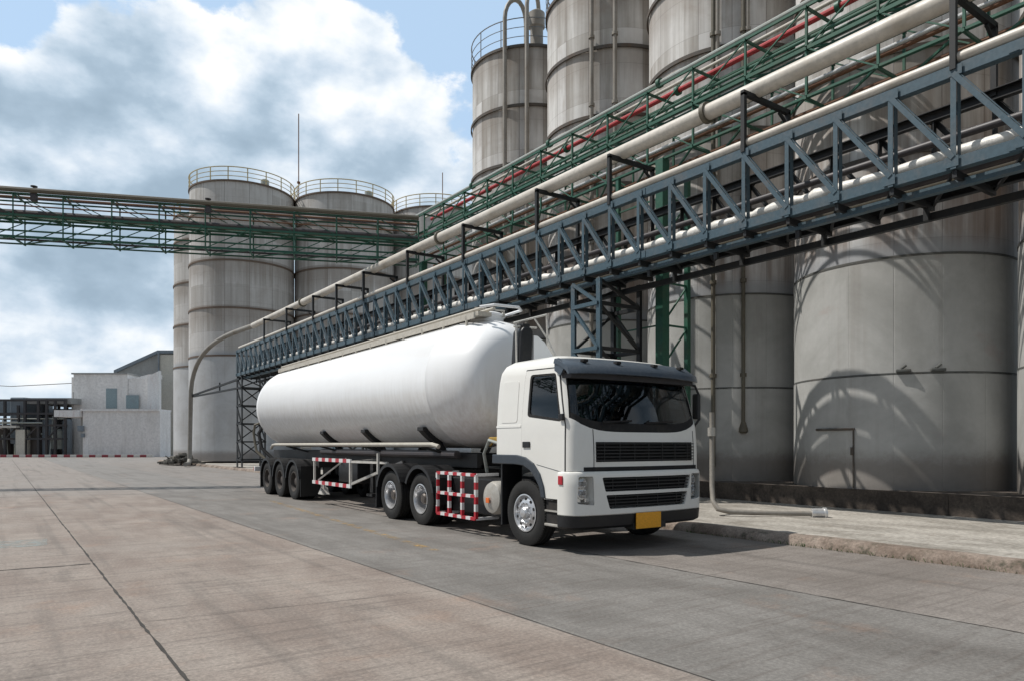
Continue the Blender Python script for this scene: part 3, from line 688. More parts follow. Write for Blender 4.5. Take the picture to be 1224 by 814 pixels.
tower(30.8, 31.8, XN, XF, ZB - .25, 'blue lattice tower under the truss hidden behind the middle of the tank', 4, M['blue_steel'], M['dark_steel'])

# ------------------------------------------------------------------ green pipe racks
GX0, GX1 = 14.55, 15.6; GZ = (9.3, 10.38, 11.31)
def rack(name, P0, P1, width, step, label, z=GZ):
    """truss rack from P0 to P1 (near side line), second line offset sideways"""
    P0 = Vector(P0); P1 = Vector(P1); L = (P1 - P0).length; t = (P1 - P0) / L; s = Vector((t.y, -t.x, 0)) * width
    o = empty(name, P0, 0, label, 'pipe rack'); of = P0; gm = M['green_steel']
    for q in (Vector(), s):
        for k, zc in enumerate(z):
            m = MB(); a = P0 + q + Vector((0, 0, zc)); b = P1 + q + Vector((0, 0, zc)); m.bar(a, b, .05, .08 if k == 1 else .055)
            m.build('chord', gm, o, of)
    n = int(L / step)
    for i in range(n + 1):
        p = P0 + t * (i * step)
        for q in (Vector(), s):
            m = MB(); m.bar(p + q + Vector((0, 0, z[0])), p + q + Vector((0, 0, z[2])), .05); m.build('post', gm, o, of)
        for zc in z: m = MB(); m.bar(p + Vector((0, 0, zc - .035)) - s * .06, p + s * 1.06 + Vector((0, 0, zc - .035)), .05, .06); m.build('cross_beam', gm, o, of)
        if i < n:
            p2 = p + t * step; m = MB()
            for q in (Vector(), s): m.bar(p + q + Vector((0, 0, z[0])), p2 + q + Vector((0, 0, z[1])), .03); m.bar(p2 + q + Vector((0, 0, z[1])), p + q + Vector((0, 0, z[2])), .03)
            m.bar(p + Vector((0, 0, z[0])), p2 + s + Vector((0, 0, z[0])), .045); m.bar(p + s + Vector((0, 0, z[1])), p2 + Vector((0, 0, z[1])), .045)
            m.build('diagonal', gm, o, of)
    return o
rack('green_pipe_rack', (GX0, -5.2, 0), (GX0, 28.4, 0), GX1 - GX0, 1.6, 'green steel pipe rack running along the near silos above the truss')
T0 = Vector((14.95, 28.3, 0)); T1 = T0 + (Vector((.35, 34.3, 0)) - T0).normalized() * 34
rack('green_pipe_rack', T1, T0, 1.05, 1.7, 'green steel pipe rack crossing high over the road at the left', (9.46, 10.3, 11.12))
def gcol(x, y, w, label):
    m = MB(); m.bar((x, y, .15), (x, y, GZ[0]), w, w); m.bar((x, y, .15), (x, y, .18), w * 2.4); 
    return tag(m.build('rack_column', M['green_steel']), label, 'column', 'green columns of the pipe rack')
gcol(14.6, 13.5, .26, 'thick green column right of the blue tower behind the cab')
gcol(15.6, 13.5, .13, 'thin green column just right of the thick green one')
gcol(14.6, 15.2, .11, 'thin green column seen through the blue tower')
gcol(14.6, 27.0, .26, 'green column where the two green racks meet')
gcol(15.6, 27.0, .16, 'thinner green column on the silo side where the two racks meet')
m = MB()
for k in range(7):
    z = 1.4 + k * 1.15; m.bar((14.6, 13.5, z), (15.6, 13.5, z), .05)
    m.bar((14.6, 13.5, z), (15.6, 13.5, z + 1.15), .04); m.bar((14.6, 13.5, z), (14.6, 15.2, z), .04)
tag(m.build('column_bracing', M['green_steel']), 'thin green bracing between the green columns beside the cab', 'bracing')
NP = [  # along the near silos: X, Z, r, material, label
    (14.60, 11.41, .065, 'pipe_grey', 'grey green pipe on the road-side top edge of the near rack'),
    (14.98, 11.40, .045, 'pipe_white', 'thin white pipe just above the red pipe on the near rack'),
    (15.33, 11.42, .07, 'pipe_red', 'red pipe on top of the near green rack'),
    (15.60, 11.10, .03, 'green_steel', 'thin green pipe below the top silo-side edge of the near rack'),
    (15.45, 10.85, .03, 'pipe_bright', 'thin bright pipe between top and middle of the near rack'),
    (14.62, 10.62, .04, 'green_steel', 'thin green pipe above the middle level on the road side'),
    (14.75, 10.48, .05, 'pipe_dark', 'dark pipe on the middle level of the near rack'),
    (15.00, 10.47, .05, 'green_steel', 'green pipe on the middle level of the near rack'),
    (15.35, 10.47, .05, 'green_steel', 'second green pipe on the middle level, nearer the silos'),
    (14.62, 9.86, .025, 'green_steel', 'very thin green pipe half way up the lower frame of the near rack'),
    (14.95, 9.80, .045, 'pipe_bright', 'bright metal pipe low on the near rack'),
    (15.25, 9.86, .05, 'pipe_rust', 'rusty brown pipe low on the near rack'),
    (15.45, 9.40, .045, 'pipe_rust', 'thin rusty pipe on the silo side of the lowest level'),
    (14.75, 9.38, .035, 'green_steel', 'thin green pipe at the road side of the lowest level')]
for x, z, r, mt, lb in NP:
    yb = 27.6 if z > 11 or mt != 'green_steel' else 28.2
    fl = [((x, y, z), yd) for y in (4.2, 8.9, 13.6, 18.4, 23.1)] if r >= .06 else []
    pipe('pipe', [(x, -5.2, z), (x, yb, z)], r, M[mt], lb, n=10, flanges=fl, group='pipes on the near green rack', fm=M['green_steel'])
t = (T0 - T1).normalized(); s = Vector((t.y, -t.x, 0)); Tl = (T0 - T1).length
TP = [(-.07, 11.24, .10, 'pipe_brown', 'brown pipe lying highest along the road side of the crossing rack'),
      (.35, 11.20, .05, 'pipe_dark', 'dark pipe beside the brown one on the crossing rack top'),
      (.75, 11.20, .05, 'pipe_rust', 'rusty pipe on the far side of the crossing rack top'),
      (.08, 10.42, .10, 'pipe_dark', 'dark fat pipe on the middle level of the crossing rack'),
      (.45, 10.40, .06, 'pipe_brown', 'brown pipe on the middle level of the crossing rack'),
      (.8, 10.38, .06, 'green_steel', 'green pipe on the middle level of the crossing rack'),
      (.3, 9.56, .045, 'green_steel', 'green pipe on the lowest level of the crossing rack'),
      (.75, 9.56, .045, 'pipe_dark', 'thin dark pipe on the lowest level of the crossing rack'),
      (.02, 9.72, .025, 'green_steel', 'thin green line above the lowest level of the crossing rack, road side'),
      (.98, 9.95, .025, 'green_steel', 'thin green line halfway up the lower frame of the crossing rack, far side'),
      (.0, 10.92, .025, 'pipe_dark', 'thin dark line below the top brown pipe of the crossing rack'),
      (1.0, 10.95, .03, 'pipe_rust', 'thin rusty line on the far side between top and middle of the crossing rack')]
for k, z, r, mt, lb in TP:
    a = T1 + s * (1.05 - k); b = T0 + s * (1.05 - k); pipe('pipe', [(a.x, a.y, z), (b.x, b.y, z)], r, M[mt], lb, n=8, group='pipes on the crossing green rack')

# ------------------------------------------------------------------ masts
def mast(px, cy, z0, z1, lb):
    p = W(px, cy, 0); m = MB(); m.tube([(p.x, p.y, z0), (p.x, p.y, z0 + (z1 - z0) * .6)], .10, 8); m.tube([(p.x, p.y, z0 + (z1 - z0) * .6), (p.x, p.y, z1)], .05, 6)
    for k in (.35, .6, .8): m.tube([(p.x, p.y, z0 + (z1 - z0) * k - .08), (p.x, p.y, z0 + (z1 - z0) * k + .08)], .16, 8)
    tag(m.build('lightning_mast', M['pipe_rust']), lb, 'mast')
mast(357, 68, .3, 32.8, 'tall thin lightning mast between the two left far silos')
mast(529, 74, .3, 29.5, 'short thin mast above the rightmost far silo')

# ------------------------------------------------------------------ white building and plant at the far left
def at_cam(px, cy): return W(px, cy, 0)
def bb(o, name, x0, x1, y0, y1, z0, z1, mt, ch=0): m = MB(); m.b2((x0, y0, z0), (x1, y1, z1), ch); return m.build(name, M[mt], o)
px_m = 95 / F
def bx(px): return (px - 140) * px_m
def bz(py): return H + (HY - py) * px_m
bd = empty('white_building', at_cam(140, 95), -TH, 'low white flat-roofed building beside the far silos, with a projecting canopy', 'building')
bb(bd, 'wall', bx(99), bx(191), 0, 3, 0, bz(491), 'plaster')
rf = bb(bd, 'roof', bx(97.5), bx(191), -.25, 3.2, bz(491), bz(488.6), 'plaster_white')
bb(bd, 'canopy', bx(68), bx(98), -.6, 5, bz(498), bz(490), 'plaster_white')
bb(bd, 'door', bx(100.5), bx(106), -.04, .1, 0, 2.6, 'plaster_white')
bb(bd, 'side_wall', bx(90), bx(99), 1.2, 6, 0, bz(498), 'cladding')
dv = MB(); dv.box((bx(98.5), -.35, bz(512)), (.75, .4, .75), 0, .08); dv.tube([(bx(98.5), -.6, bz(512)), (bx(98.5), -.3, bz(512))], .3, 14); dv.box((bx(100), -.2, bz(520)), (.35, .3, .5)); dv.build('wall_unit', M['vessel'], bd)
ub = empty('white_building', at_cam(140, 103), -TH, 'upper white block with stained walls rising behind the low building', 'building')
k2 = 103 / F
def ux(px): return (px - 140) * k2
def uz(py): return H + (HY - py) * k2
bb(ub, 'wall', ux(88), ux(152), 0, 10, 0, uz(447), 'plaster')
bb(ub, 'side_wall', ux(82.5), ux(88), .6, 10, 0, uz(450), 'plaster')
bb(ub, 'roof', ux(86), ux(153), -.2, 10.2, uz(447), uz(445.3), 'cladding')
for a, b, c, d in ((127, 140, 488, 464), (151, 166, 488, 472)):
    w_ = bb(ub, 'shutter', ux(a), ux(b), -.07, .04, uz(c), uz(d), 'window_glass')
bb(ub, 'window', ux(85), ux(87), .5, .7, uz(485), uz(468), 'soot')
bb(ub, 'wall', ux(152.2), ux(182), .3, 1.4, 0, uz(452), 'plaster')
m = MB(); m.prism([(ux(152), uz(452)), (ux(189), uz(452)), (ux(189), uz(447)), (ux(176), uz(447)), (ux(165), uz(450))], .25, 1.2, 'XZ'); m.build('parapet', M['plaster_white'], ub)
m = MB(); m.prism([(ux(178), 0), (ux(192), 0), (ux(192), uz(443)), (ux(178), uz(450))], -.4, .2, 'XZ'); m.build('wall', M['plaster_white'], ub)
wh = empty('warehouse', at_cam(165, 112), -TH, 'tall grey warehouse with a sloping roof edge behind the white buildings', 'warehouse')
k3 = 112 / F
wx = lambda px: (px - 165) * k3
wz = lambda py: H + (HY - py) * k3
m = MB(); m.prism([(wx(140), 0), (wx(215), 0), (wx(215), wz(421)), (wx(190), wz(421)), (wx(140), wz(444))], 0, 30, 'XZ'); m.build('wall', M['cladding'], wh)
m = MB(); m.prism([(wx(138), wz(446)), (wx(190), wz(422.5)), (wx(216), wz(422.5)), (wx(216), wz(419)), (wx(190), wz(419)), (wx(138), wz(442.5))], -.5, 30.3, 'XZ'); m.build('roof', M['vessel'], wh)
m = MB(); m.b2((wx(192.5), -.3, 0), (wx(214), -.02, wz(424))); m.build('side_wall', M['cream'], wh)
m = MB(); m.tube([(wx(191.5), -.5, 0), (wx(191.5), -.5, wz(422))], .12, 8); m.build('downpipe', M['vessel'], wh)

# process plant at the left edge: steel frame, vessels, tanks
pl = empty('process_plant', at_cam(40, 100), -TH, 'dark steel process structure with tanks and ducts at the far left edge', 'plant')
k4 = 100 / F
qx = lambda px: (px - 40) * k4
qz = lambda py: H + (HY - py) * k4
rr = random.Random(11)
m = MB()
for px in (-30, -12, 6, 22, 30, 46, 56, 66, 78):
    for yv in (0, 4.5, 9): m.bar((qx(px), yv, 0), (qx(px), yv, qz(rr.choice((478, 484, 492)) if px < 30 else 478)), .3)
for py in (478, 494, 508, 524):
    for yv in (0, 4.5, 9): m.bar((qx(-30), yv, qz(py)), (qx(80), yv, qz(py)), .28)
for px in (6, 30, 56): m.bar((qx(px), 0, qz(524)), (qx(px + 16), 0, qz(508)), .18)
m.build('frame', M['soot'], pl)
m = MB(); m.b2((qx(28), .5, qz(482)), (qx(82), 10, qz(475))); m.build('roof', M['cladding'], pl)
m = MB(); m.b2((qx(-32), 2, qz(492)), (qx(14), 9, qz(478))); m.b2((qx(8), .6, qz(530)), (qx(26), 6, qz(474)), .2); m.build('duct_housing', M['vessel'], pl)
for px, r_, z0, z1 in ((36, .9, 0, qz(505)), (49, .75, 0, qz(498)), (61, .9, 1, qz(512)), (72, .6, 0, qz(500)), (-5, 1.1, 0, qz(510)), (16, .8, 4, qz(490))):
    m = MB(); m.lathe([(0, z0), (r_, z0), (r_, z1 - .3), (r_ * .6, z1), (0, z1)], 18, c=(qx(px), 1.6, 0)); m.build('vessel', M[rr.choice(('vessel', 'rim_dull', 'vessel', 'pipe_grey'))], pl)
m = MB(); m.b2((qx(20), -.3, 0), (qx(31), 3, qz(513)), .1); m.build('cabin', M['cream'], pl)
m = MB(); m.b2((qx(-30), 10, 0), (qx(84), 10.4, qz(484))); m.build('back_wall', M['soot'], pl)
m = MB()
for k in range(8):
    y_ = rr.uniform(-.3, 2); z_ = qz(rr.choice((500, 505, 512, 518, 530))); m.tube([(qx(-30), y_, z_), (qx(rr.uniform(10, 80)), y_, z_), (qx(rr.uniform(10, 80)), y_, z_)][:2], rr.uniform(.07, .18), 8)
for k in range(10):
    xx = qx(rr.uniform(-20, 78)); m.tube([(xx, rr.uniform(-.3, 1), 0), (xx, rr.uniform(-.3, 1), qz(rr.uniform(490, 520)))], rr.uniform(.06, .14), 8)
m.build('pipework', M['pipe_grey'], pl)
m = MB()
for k in range(-3, 3): m.bar((qx(k * 10 - 4), -.5, qz(509)), (qx(k * 10 - 4), -.5, qz(500)), .08)
m.bar((qx(-34), -.5, qz(500)), (qx(24), -.5, qz(500)), .1); m.bar((qx(-34), -.5, qz(504)), (qx(24), -.5, qz(504)), .08); m.b2((qx(-34), -.8, qz(511)), (qx(24), 0, qz(508.5)))
m.build('walkway', M['frame_white'], pl)
# red and white striped kerb far away
sk = empty('striped_kerb', at_cam(0, 92), -TH, 'red and white striped kerb along the front of the white building', 'kerb')
k5 = 92 / F
for i in range(-6, 24):
    m = MB(); m.b2((i * 7.6 * k5, 0, 0), ((i + 1) * 7.6 * k5 - .01, .3, .32), .03); m.build('kerb_stone', M['kerb_red'] if i % 2 == 0 else M['kerb_white'], sk)
# rubble and scrap heap near the bent pipe
rr = random.Random(21); m = MB(); c = W(216, 57, 0)
for k in range(150):
    d = abs(rr.gauss(0, 1)); px = 216 + rr.gauss(0, 11); p = W(px, 57 + rr.uniform(-2, 2.5), .15); hgt = max(.05, .75 - abs(px - 218) * .03)
    m.box((p.x, p.y, .15 + rr.uniform(0, hgt)), (rr.uniform(.15, .7), rr.uniform(.1, .5), rr.uniform(.05, .3)), rr.uniform(0, 3), .02)
for k in range(14):
    p = W(216 + rr.gauss(0, 9), 57 + rr.uniform(-1, 1), .2); m.tube([p, p + Vector((rr.uniform(-1, 1), rr.uniform(-1, 1), rr.uniform(.1, .8)))], .04, 6)
tag(m.build('scrap_heap', M['debris']), 'heap of dark scrap and rubble at the foot of the bent pipe', 'scrap heap', kind='stuff')
# overhead cable
m = MB(); a, b = W(-60, 120, 12.0), W(90, 112, 11.2); m.tube([a, (a + b) / 2 - Vector((0, 0, .6)), b], .06, 5); tag(m.build('overhead_cable', M['pipe_dark']), 'thin overhead cable running to the white building', 'cable')


# valves and junction boxes on the crossing rack, weeds at the kerb
for i, (k, h_) in enumerate(((5.6, .25), (13.1, .2), (19.4, .22), (25.6, .2))):
    p = T1 + t * k + s * 1.02; m = MB(); m.box((p.x, p.y, 11.02), (.22, .16, .32), -.38, .02); m.tube([(p.x, p.y, 11.15), (p.x, p.y, 11.42)], .04, 8); m.tube([(p.x, p.y, 11.41), (p.x, p.y, 11.44)], .12, 12)
    tag(m.build('pipe_valve', M['pipe_dark']), 'small dark valve on the crossing rack, ' + ('leftmost of four', 'second of four from the left', 'third of four from the left', 'rightmost of four')[i], 'valve', 'valves on the crossing rack')
rw = random.Random(31); m = MB()
for k in range(260):
    y = rw.choice((rw.uniform(2.0, 5.5), rw.uniform(5.5, 9))); x = 10.38 + rw.gauss(0, .02); a_ = rw.uniform(0, 6.28); hh = rw.uniform(.02, .07); w_ = .006; lx, ly = math.cos(a_) * hh * .6 - abs(math.sin(a_)) * .01, math.sin(a_) * hh * .6
    m.poly([(x - w_, y, 0.0), (x + w_, y, 0.0), (x + lx * .5 + w_, y + ly * .5, hh * .7), (x + lx, y + ly, hh)], [(0, 1, 2, 3)])
tag(m.build('weeds', painted('weeds', (.05, .11, .025), .7, dirt=(.12, .11, .04), amt=.4, scale=5)), 'small green weeds along the foot of the kerb', 'weeds', kind='stuff')

# ------------------------------------------------------------------ tractor truck (local x across from the near side, y rearward from the front, z up)
TW = 2.80; TR = -R(1.0); TO = Vector((6.81, 8.06, 0))
tk = empty('tractor_truck', TO, TR, 'white cab-over tractor truck with yellow number plate, pulling the white tank', 'truck')
def interp(tab, z):
    if z <= tab[0][0]: return tab[0][1]
    for (a, b), (c, d) in zip(tab[:-1], tab[1:]):
        if z <= c: return b + (d - b) * (z - a) / (c - a)
    return tab[-1][1]
FRONT = [(.3, .0), (1.25, .0), (1.55, .0), (1.9, .03), (2.3, .13), (2.66, .24), (2.82, .31), (2.93, .42), (3.0, .60), (3.03, .85)]
INS = [(.3, 0), (1.9, .01), (2.3, .035), (2.66, .065), (2.82, .09), (2.93, .15), (3.0, .25), (3.03, .42)]
BACK = [(.3, 0), (2.5, .0), (2.8, .03), (2.93, .09), (3.0, .2), (3.03, .4)]
def cab_plan(z, off=0.0, back=2.08, bulge=.08, rf=.17):
    f = interp(FRONT, z) - off; i = interp(INS, z) - off; bk = back - interp(BACK, z) + off
    x0, x1 = i, TW - i; cx = (x0 + x1) / 2; pts = []
    nf = 12
    for k in range(nf + 1):
        t = -1 + 2 * k / nf; pts.append((cx + t * ((x1 - x0) / 2 - rf), f - bulge * (1 - t * t)))
    slope = 2 * bulge / ((x1 - x0) / 2 - rf)
    for k in range(1, 9):
        a = R(90 * k / 8); pts.append((x1 - rf + rf * math.sin(a), f + rf - rf * math.cos(a)))
    rb = .09
    for k in range(0, 5): a = R(90 * k / 4); pts.append((x1 - rb + rb * math.cos(a), bk - rb + rb * math.sin(a)))
    for k in range(0, 5): a = R(90 * k / 4); pts.append((x0 + rb - rb * math.sin(a), bk - rb + rb * math.cos(a)))
    for k in range(0, 8): a = R(90 * k / 8); pts.append((x0 + rf - rf * math.cos(a), f + rf - rf * math.sin(a)))
    return pts
def loft(zs, fn, smooth=True, m=None):
    m = m or MB(); vs = []; fs = []; n = None
    for z in zs:
        p = fn(z); n = len(p); vs += [(x, y, z) for x, y in p]
    for i in range(len(zs) - 1):
        for k in range(n): k2 = (k + 1) % n; fs.append((i * n + k, i * n + k2, (i + 1) * n + k2, (i + 1) * n + k))
    fs.append(tuple(reversed(range(n)))); fs.append(tuple((len(zs) - 1) * n + k for k in range(n)))
    m.poly(vs, fs, smooth); return m
CZ = [.78, 1.0, 1.24, 1.4, 1.6, 1.75, 1.9, 2.0, 2.1, 2.2, 2.3, 2.4, 2.5, 2.6, 2.66, 2.74, 2.82, 2.88, 2.93, 2.97, 3.0, 3.03]
def cab_solid(off, name='tmp', zmin=None, zmax_in=0):
    zs = [z for z in CZ]
    if zmin is not None: zs = [zmin] + [z for z in zs if z > zmin + .01]
    if zmax_in: zs = [z for z in zs if z < 3.03 - zmax_in]
    return loft(zs, lambda z: cab_plan(z, off)).build(name, M['cab_white'])
def cut(o, fn, op='DIFFERENCE'):
    m = MB(); fn(m); return boolean(o, m.build('cutter', M['slot']), op)
def rounded(pts, r, n=4):
    out = []; k = len(pts)
    for i in range(k):
        p0, p, p1 = Vector(pts[i - 1]), Vector(pts[i]), Vector(pts[(i + 1) % k])
        a = (p0 - p).normalized() * r; b = (p1 - p).normalized() * r
        for j in range(n + 1):
            t = j / n; q = (p + a) * (1 - t) ** 2 + p * 2 * t * (1 - t) + (p + b) * t * t; out.append((q.x, q.y))
    return out
def finish(o, name, matl, parent, sharp=32, bev=0.0):
    o.name = name; o.data.name = name; o.data.materials.clear(); o.data.materials.append(matl); o.parent = parent
    for p in o.data.polygons: p.use_smooth = True; p.material_index = 0
    o.data.set_sharp_from_angle(angle=R(sharp))
    if bev:
        b = o.modifiers.new('bevel', 'BEVEL'); b.width = bev; b.segments = 2; b.limit_method = 'ANGLE'; b.angle_limit = R(40)
    return o
def screen(i, zb, zc, zt, it):
    n = 18; bot = [(i + (TW - 2 * i) * k / n, zc + (zb - zc) * abs(-1 + 2 * k / n) ** 5) for k in range(n + 1)]
    return bot + [(TW - it, zt - .04), (TW - it - .05, zt), (it + .05, zt), (it, zt - .04)]
WS = screen(.05, 2.02, 1.81, 2.76, .12)      # windscreen x,z
WSI = screen(.085, 2.10, 1.945, 2.72, .145)
SW = rounded([(.25, 1.96), (1.13, 2.06), (1.11, 2.73), (.45, 2.71)], .06)     # side window y,z
SWI = rounded([(.315, 2.005), (1.09, 2.10), (1.075, 2.70), (.48, 2.68)], .05)
ARCH = [(3, .3), (3, 1.37), (1.42, 1.37), (1.18, 1.34), (.98, 1.26), (.82, 1.12), (.72, .95), (.68, .80), (.68, .3)]
cab = cab_solid(0)
inner = cab_solid(-.05, zmin=.98, zmax_in=.05); inner.data.materials.clear()
cab = boolean(cab, inner)
cab = cut(cab, lambda m: m.prism(WS, -1, .47, 'XZ'))
cab = cut(cab, lambda m: m.prism(SW, -1, TW + 1, 'YZ'))
cab = cut(cab, lambda m: m.prism(ARCH, -1, TW + 1, 'YZ'))
cab = cut(cab, lambda m: m.b2((-.2, -.5, .5), (TW + .2, .46, 1.225)))
cab = cut(cab, lambda m: m.b2((.44, -.5, 1.36), (TW - .24, .045, 1.66)))
cab = finish(cab, 'cab', M['cab_white'], tk)
def skin(o0, o1, name, matl, fns, parent=tk, zmin=.70, bev=0, sharp=30):
    a = cab_solid(o0, zmin=zmin); b = cab_solid(o1, zmin=zmin - .05, zmax_in=.0)
    # shrink the inner solid's top a little so the skin is closed
    for v in b.data.vertices:
        if v.co.z > 3.0: v.co.z -= (o0 - o1)
    a = boolean(a, b)
    for op, fn in fns: a = cut(a, fn, op)
    return finish(a, name, matl, parent, sharp, bev)
ws = skin(-.018, -.026, 'windscreen', M['glass'], [('INTERSECT', lambda m: m.prism(WSI, -1, .46, 'XZ'))])
skin(-.010, -.030, 'windscreen_seal', M['slot'], [('INTERSECT', lambda m: m.prism(WS, -1, .465, 'XZ')), ('DIFFERENCE', lambda m: m.prism(WSI, -1.2, 1.2, 'XZ'))], parent=ws)
DOOR = rounded([(.17, .80), (.64, .80), (.70, .98), (.82, 1.16), (1.0, 1.31), (1.27, 1.42), (1.27, 2.1), (1.24, 2.80), (.40, 2.78), (.19, 1.96), (.17, 1.9)], .02)
DOORX = rounded([(.15, .785), (.655, .785), (.72, .97), (.835, 1.145), (1.01, 1.29), (1.285, 1.40), (1.285, 2.1), (1.255, 2.82), (.385, 2.80), (.175, 1.965), (.155, 1.905)], .02)
for nm, a, b in (('near', -1, TW * .4), ('off', TW * .6, TW + 1)):
    d = skin(.012, -.01, 'door', M['cab_white'], [('INTERSECT', lambda m: m.prism(DOOR, a, b, 'YZ')), ('DIFFERENCE', lambda m: m.prism(SW, -2, TW + 2, 'YZ'))], bev=0)
    skin(.003, -.02, 'door_gap', M['slot'], [('INTERSECT', lambda m: m.prism(DOORX, a, b, 'YZ')), ('DIFFERENCE', lambda m: m.prism(SW, -2, TW + 2, 'YZ'))], parent=d)
    skin(-.012, -.018, 'side_window', M['glass'], [('INTERSECT', lambda m: m.prism(SWI, a, b, 'YZ'))], parent=d)
    skin(.004, -.022, 'window_seal', M['slot'], [('INTERSECT', lambda m: m.prism(SW, a, b, 'YZ')), ('DIFFERENCE', lambda m: m.prism(SWI, -2, TW + 2, 'YZ'))], parent=d)
    sx = -.014 if nm == 'near' else TW + .014
    h = MB(); h.box((sx, 1.13, 1.62), (.02, .19, .095), 0, .008); h.build('door_handle', M['black_plastic'], d)
    if nm == 'near':
        # pressed panel on the sleeper side and the lower body crease
        skin(.006, -.01, 'side_panel', M['cab_white'], [('INTERSECT', lambda m: m.prism(rounded([(1.42, 1.98), (1.90, 1.98), (1.86, 2.66), (1.42, 2.66)], .06), -1, 1, 'YZ'))])
        skin(.007, -.01, 'body_crease', M['cab_white'], [('INTERSECT', lambda m: m.prism([(1.31, 1.90), (2.04, 1.90), (2.04, 1.935), (1.31, 1.935)], -1, 1, 'YZ'))])
        skin(.0145, .0, 'body_crease', M['grey_plastic'], [('INTERSECT', lambda m: m.prism([(.16, 1.235), (.88, 1.325), (.9, 1.335), (.9, 1.350), (.16, 1.25)], -1, 1, 'YZ')) if False else ('INTERSECT', lambda m: m.prism([(.18, 1.20), (.86, 1.305), (.86, 1.314), (.18, 1.209)], -1, 1, 'YZ'))])
# front panel corner seams
for x in (.40, TW - .20): skin(.004, -.01, 'panel_seam', M['slot'], [('INTERSECT', lambda m: m.b2((x - .005, -1, 1.27), (x + .005, .3, 1.85)))])
# arch flare
fl = [(2.10, 1.30), (2.10, 1.455), (1.40, 1.455), (1.14, 1.42), (.93, 1.33), (.76, 1.17), (.66, .98), (.62, .80), (.70, .80), (.745, .95), (.84, 1.10), (1.0, 1.235), (1.19, 1.31), (1.42, 1.335)]
fl = [(2.10, 1.30), (2.10, 1.455), (1.40, 1.455), (1.14, 1.42), (.93, 1.33), (.76, 1.17), (.66, .98), (.62, .80), (.72, .80), (.76, .95), (.86, 1.085), (1.01, 1.215), (1.19, 1.285), (1.42, 1.30)]
for x0, x1 in ((-.035, .30), (TW - .30, TW + .035)):
    m = MB(); m.prism(fl, x0, x1, 'YZ'); o = m.build('wheel_arch', M['grey_plastic'], tk); b_ = o.modifiers.new('b', 'BEVEL'); b_.width = .015; b_.segments = 2
    m = MB(); m.b2((x0 + .05, 1.86, .28), (x1 + .12 if x0 < 1 else x1, 1.90, 1.30)); m.build('mud_flap', M['black_plastic'], tk)
# lower front module (bumper) with cut-outs
def bump_plan(z, off=0.0):
    f = -.07 - off + (0 if z > .58 else (.58 - z) * .12); x0, x1 = -.035 - off, TW + .035 + off; rf = .26; pts = []; cx = TW / 2; bg = .08
    for k in range(13):
        t = -1 + 2 * k / 12; pts.append((cx + t * ((x1 - x0) / 2 - rf), f - bg * (1 - t * t)))
    for k in range(1, 9): a = R(90 * k / 8); pts.append((x1 - rf + rf * math.sin(a), f + rf - rf * math.cos(a)))
    pts += [(x1, .30), (x0, .30)]
    for k in range(0, 8): a = R(90 * k / 8); pts.append((x0 + rf - rf * math.cos(a), f + rf - rf * math.sin(a)))
    return pts
bw = loft([.565, .58, .70, .75, 1.0, 1.17, 1.205, 1.22], lambda z: bump_plan(z, -.012 if z in (.565, 1.205) else -.03 if z == 1.22 else 0)).build('tmp', M['cab_white'])
G1 = rounded([(.56, .915), (TW - .42, .915), (TW - .37, 1.13), (.50, 1.13)], .03); G2 = rounded([(.64, .655), (TW - .52, .655), (TW - .45, .865), (.57, .865)], .03)
HL = rounded([(.08, .75), (.36, .72), (.34, 1.15), (.10, 1.15)], .03); HR = [(TW - x, z) for x, z in reversed(HL)]
for P_, dep in ((G1, .12), (G2, .12), (HL, .30), (HR, .30)): bw = cut(bw, lambda m: m.prism(P_, -1, dep, 'XZ'))
finish(bw, 'bumper', M['cab_white'], tk)
bk = loft([.36, .40, .50, .54, .561], lambda z: bump_plan(z, -.05 if z == .36 else .0)).build('tmp', M['black_plastic']); finish(bk, 'lower_bumper', M['black_plastic'], tk)
skin(.006, -.03, 'front_gap', M['slot'], [('INTERSECT', lambda m: m.b2((.22, -1, 1.19), (TW - .14, .5, 1.285)))])
def slats(x0, x1, z0, z1, n, y, name, nv=5, bow=.06):
    def yb(x): t = (x - TW / 2) / (TW / 2); return y - bow * (1 - t * t)
    m = MB(); seg = 8
    for i in range(n):
        z = z0 + (z1 - z0) * (i + .5) / n
        for k in range(seg):
            xa, xb = x0 + (x1 - x0) * k / seg, x0 + (x1 - x0) * (k + 1) / seg
            m.bar((xa, yb(xa) + .01, z), (xb, yb(xb) + .01, z), .035, .016)
    for i in range(nv): x = x0 + (x1 - x0) * (i + .5) / nv; m.bar((x, yb(x) + .02, z0), (x, yb(x) + .02, z1), .014, .02)
    o = m.build(name, M['black_plastic'], tk)
    b = MB(); b.b2((x0, y + .03, z0), (x1, y + .05, z1)); b.build('grille_backing', M['slot'], o)
slats(.44, TW - .24, 1.36, 1.66, 6, -.02, 'grille', 7)
slats(.50, TW - .37, .92, 1.13, 4, -.03, 'grille', 4)
slats(.57, TW - .45, .67, .86, 4, -.03, 'grille', 4)
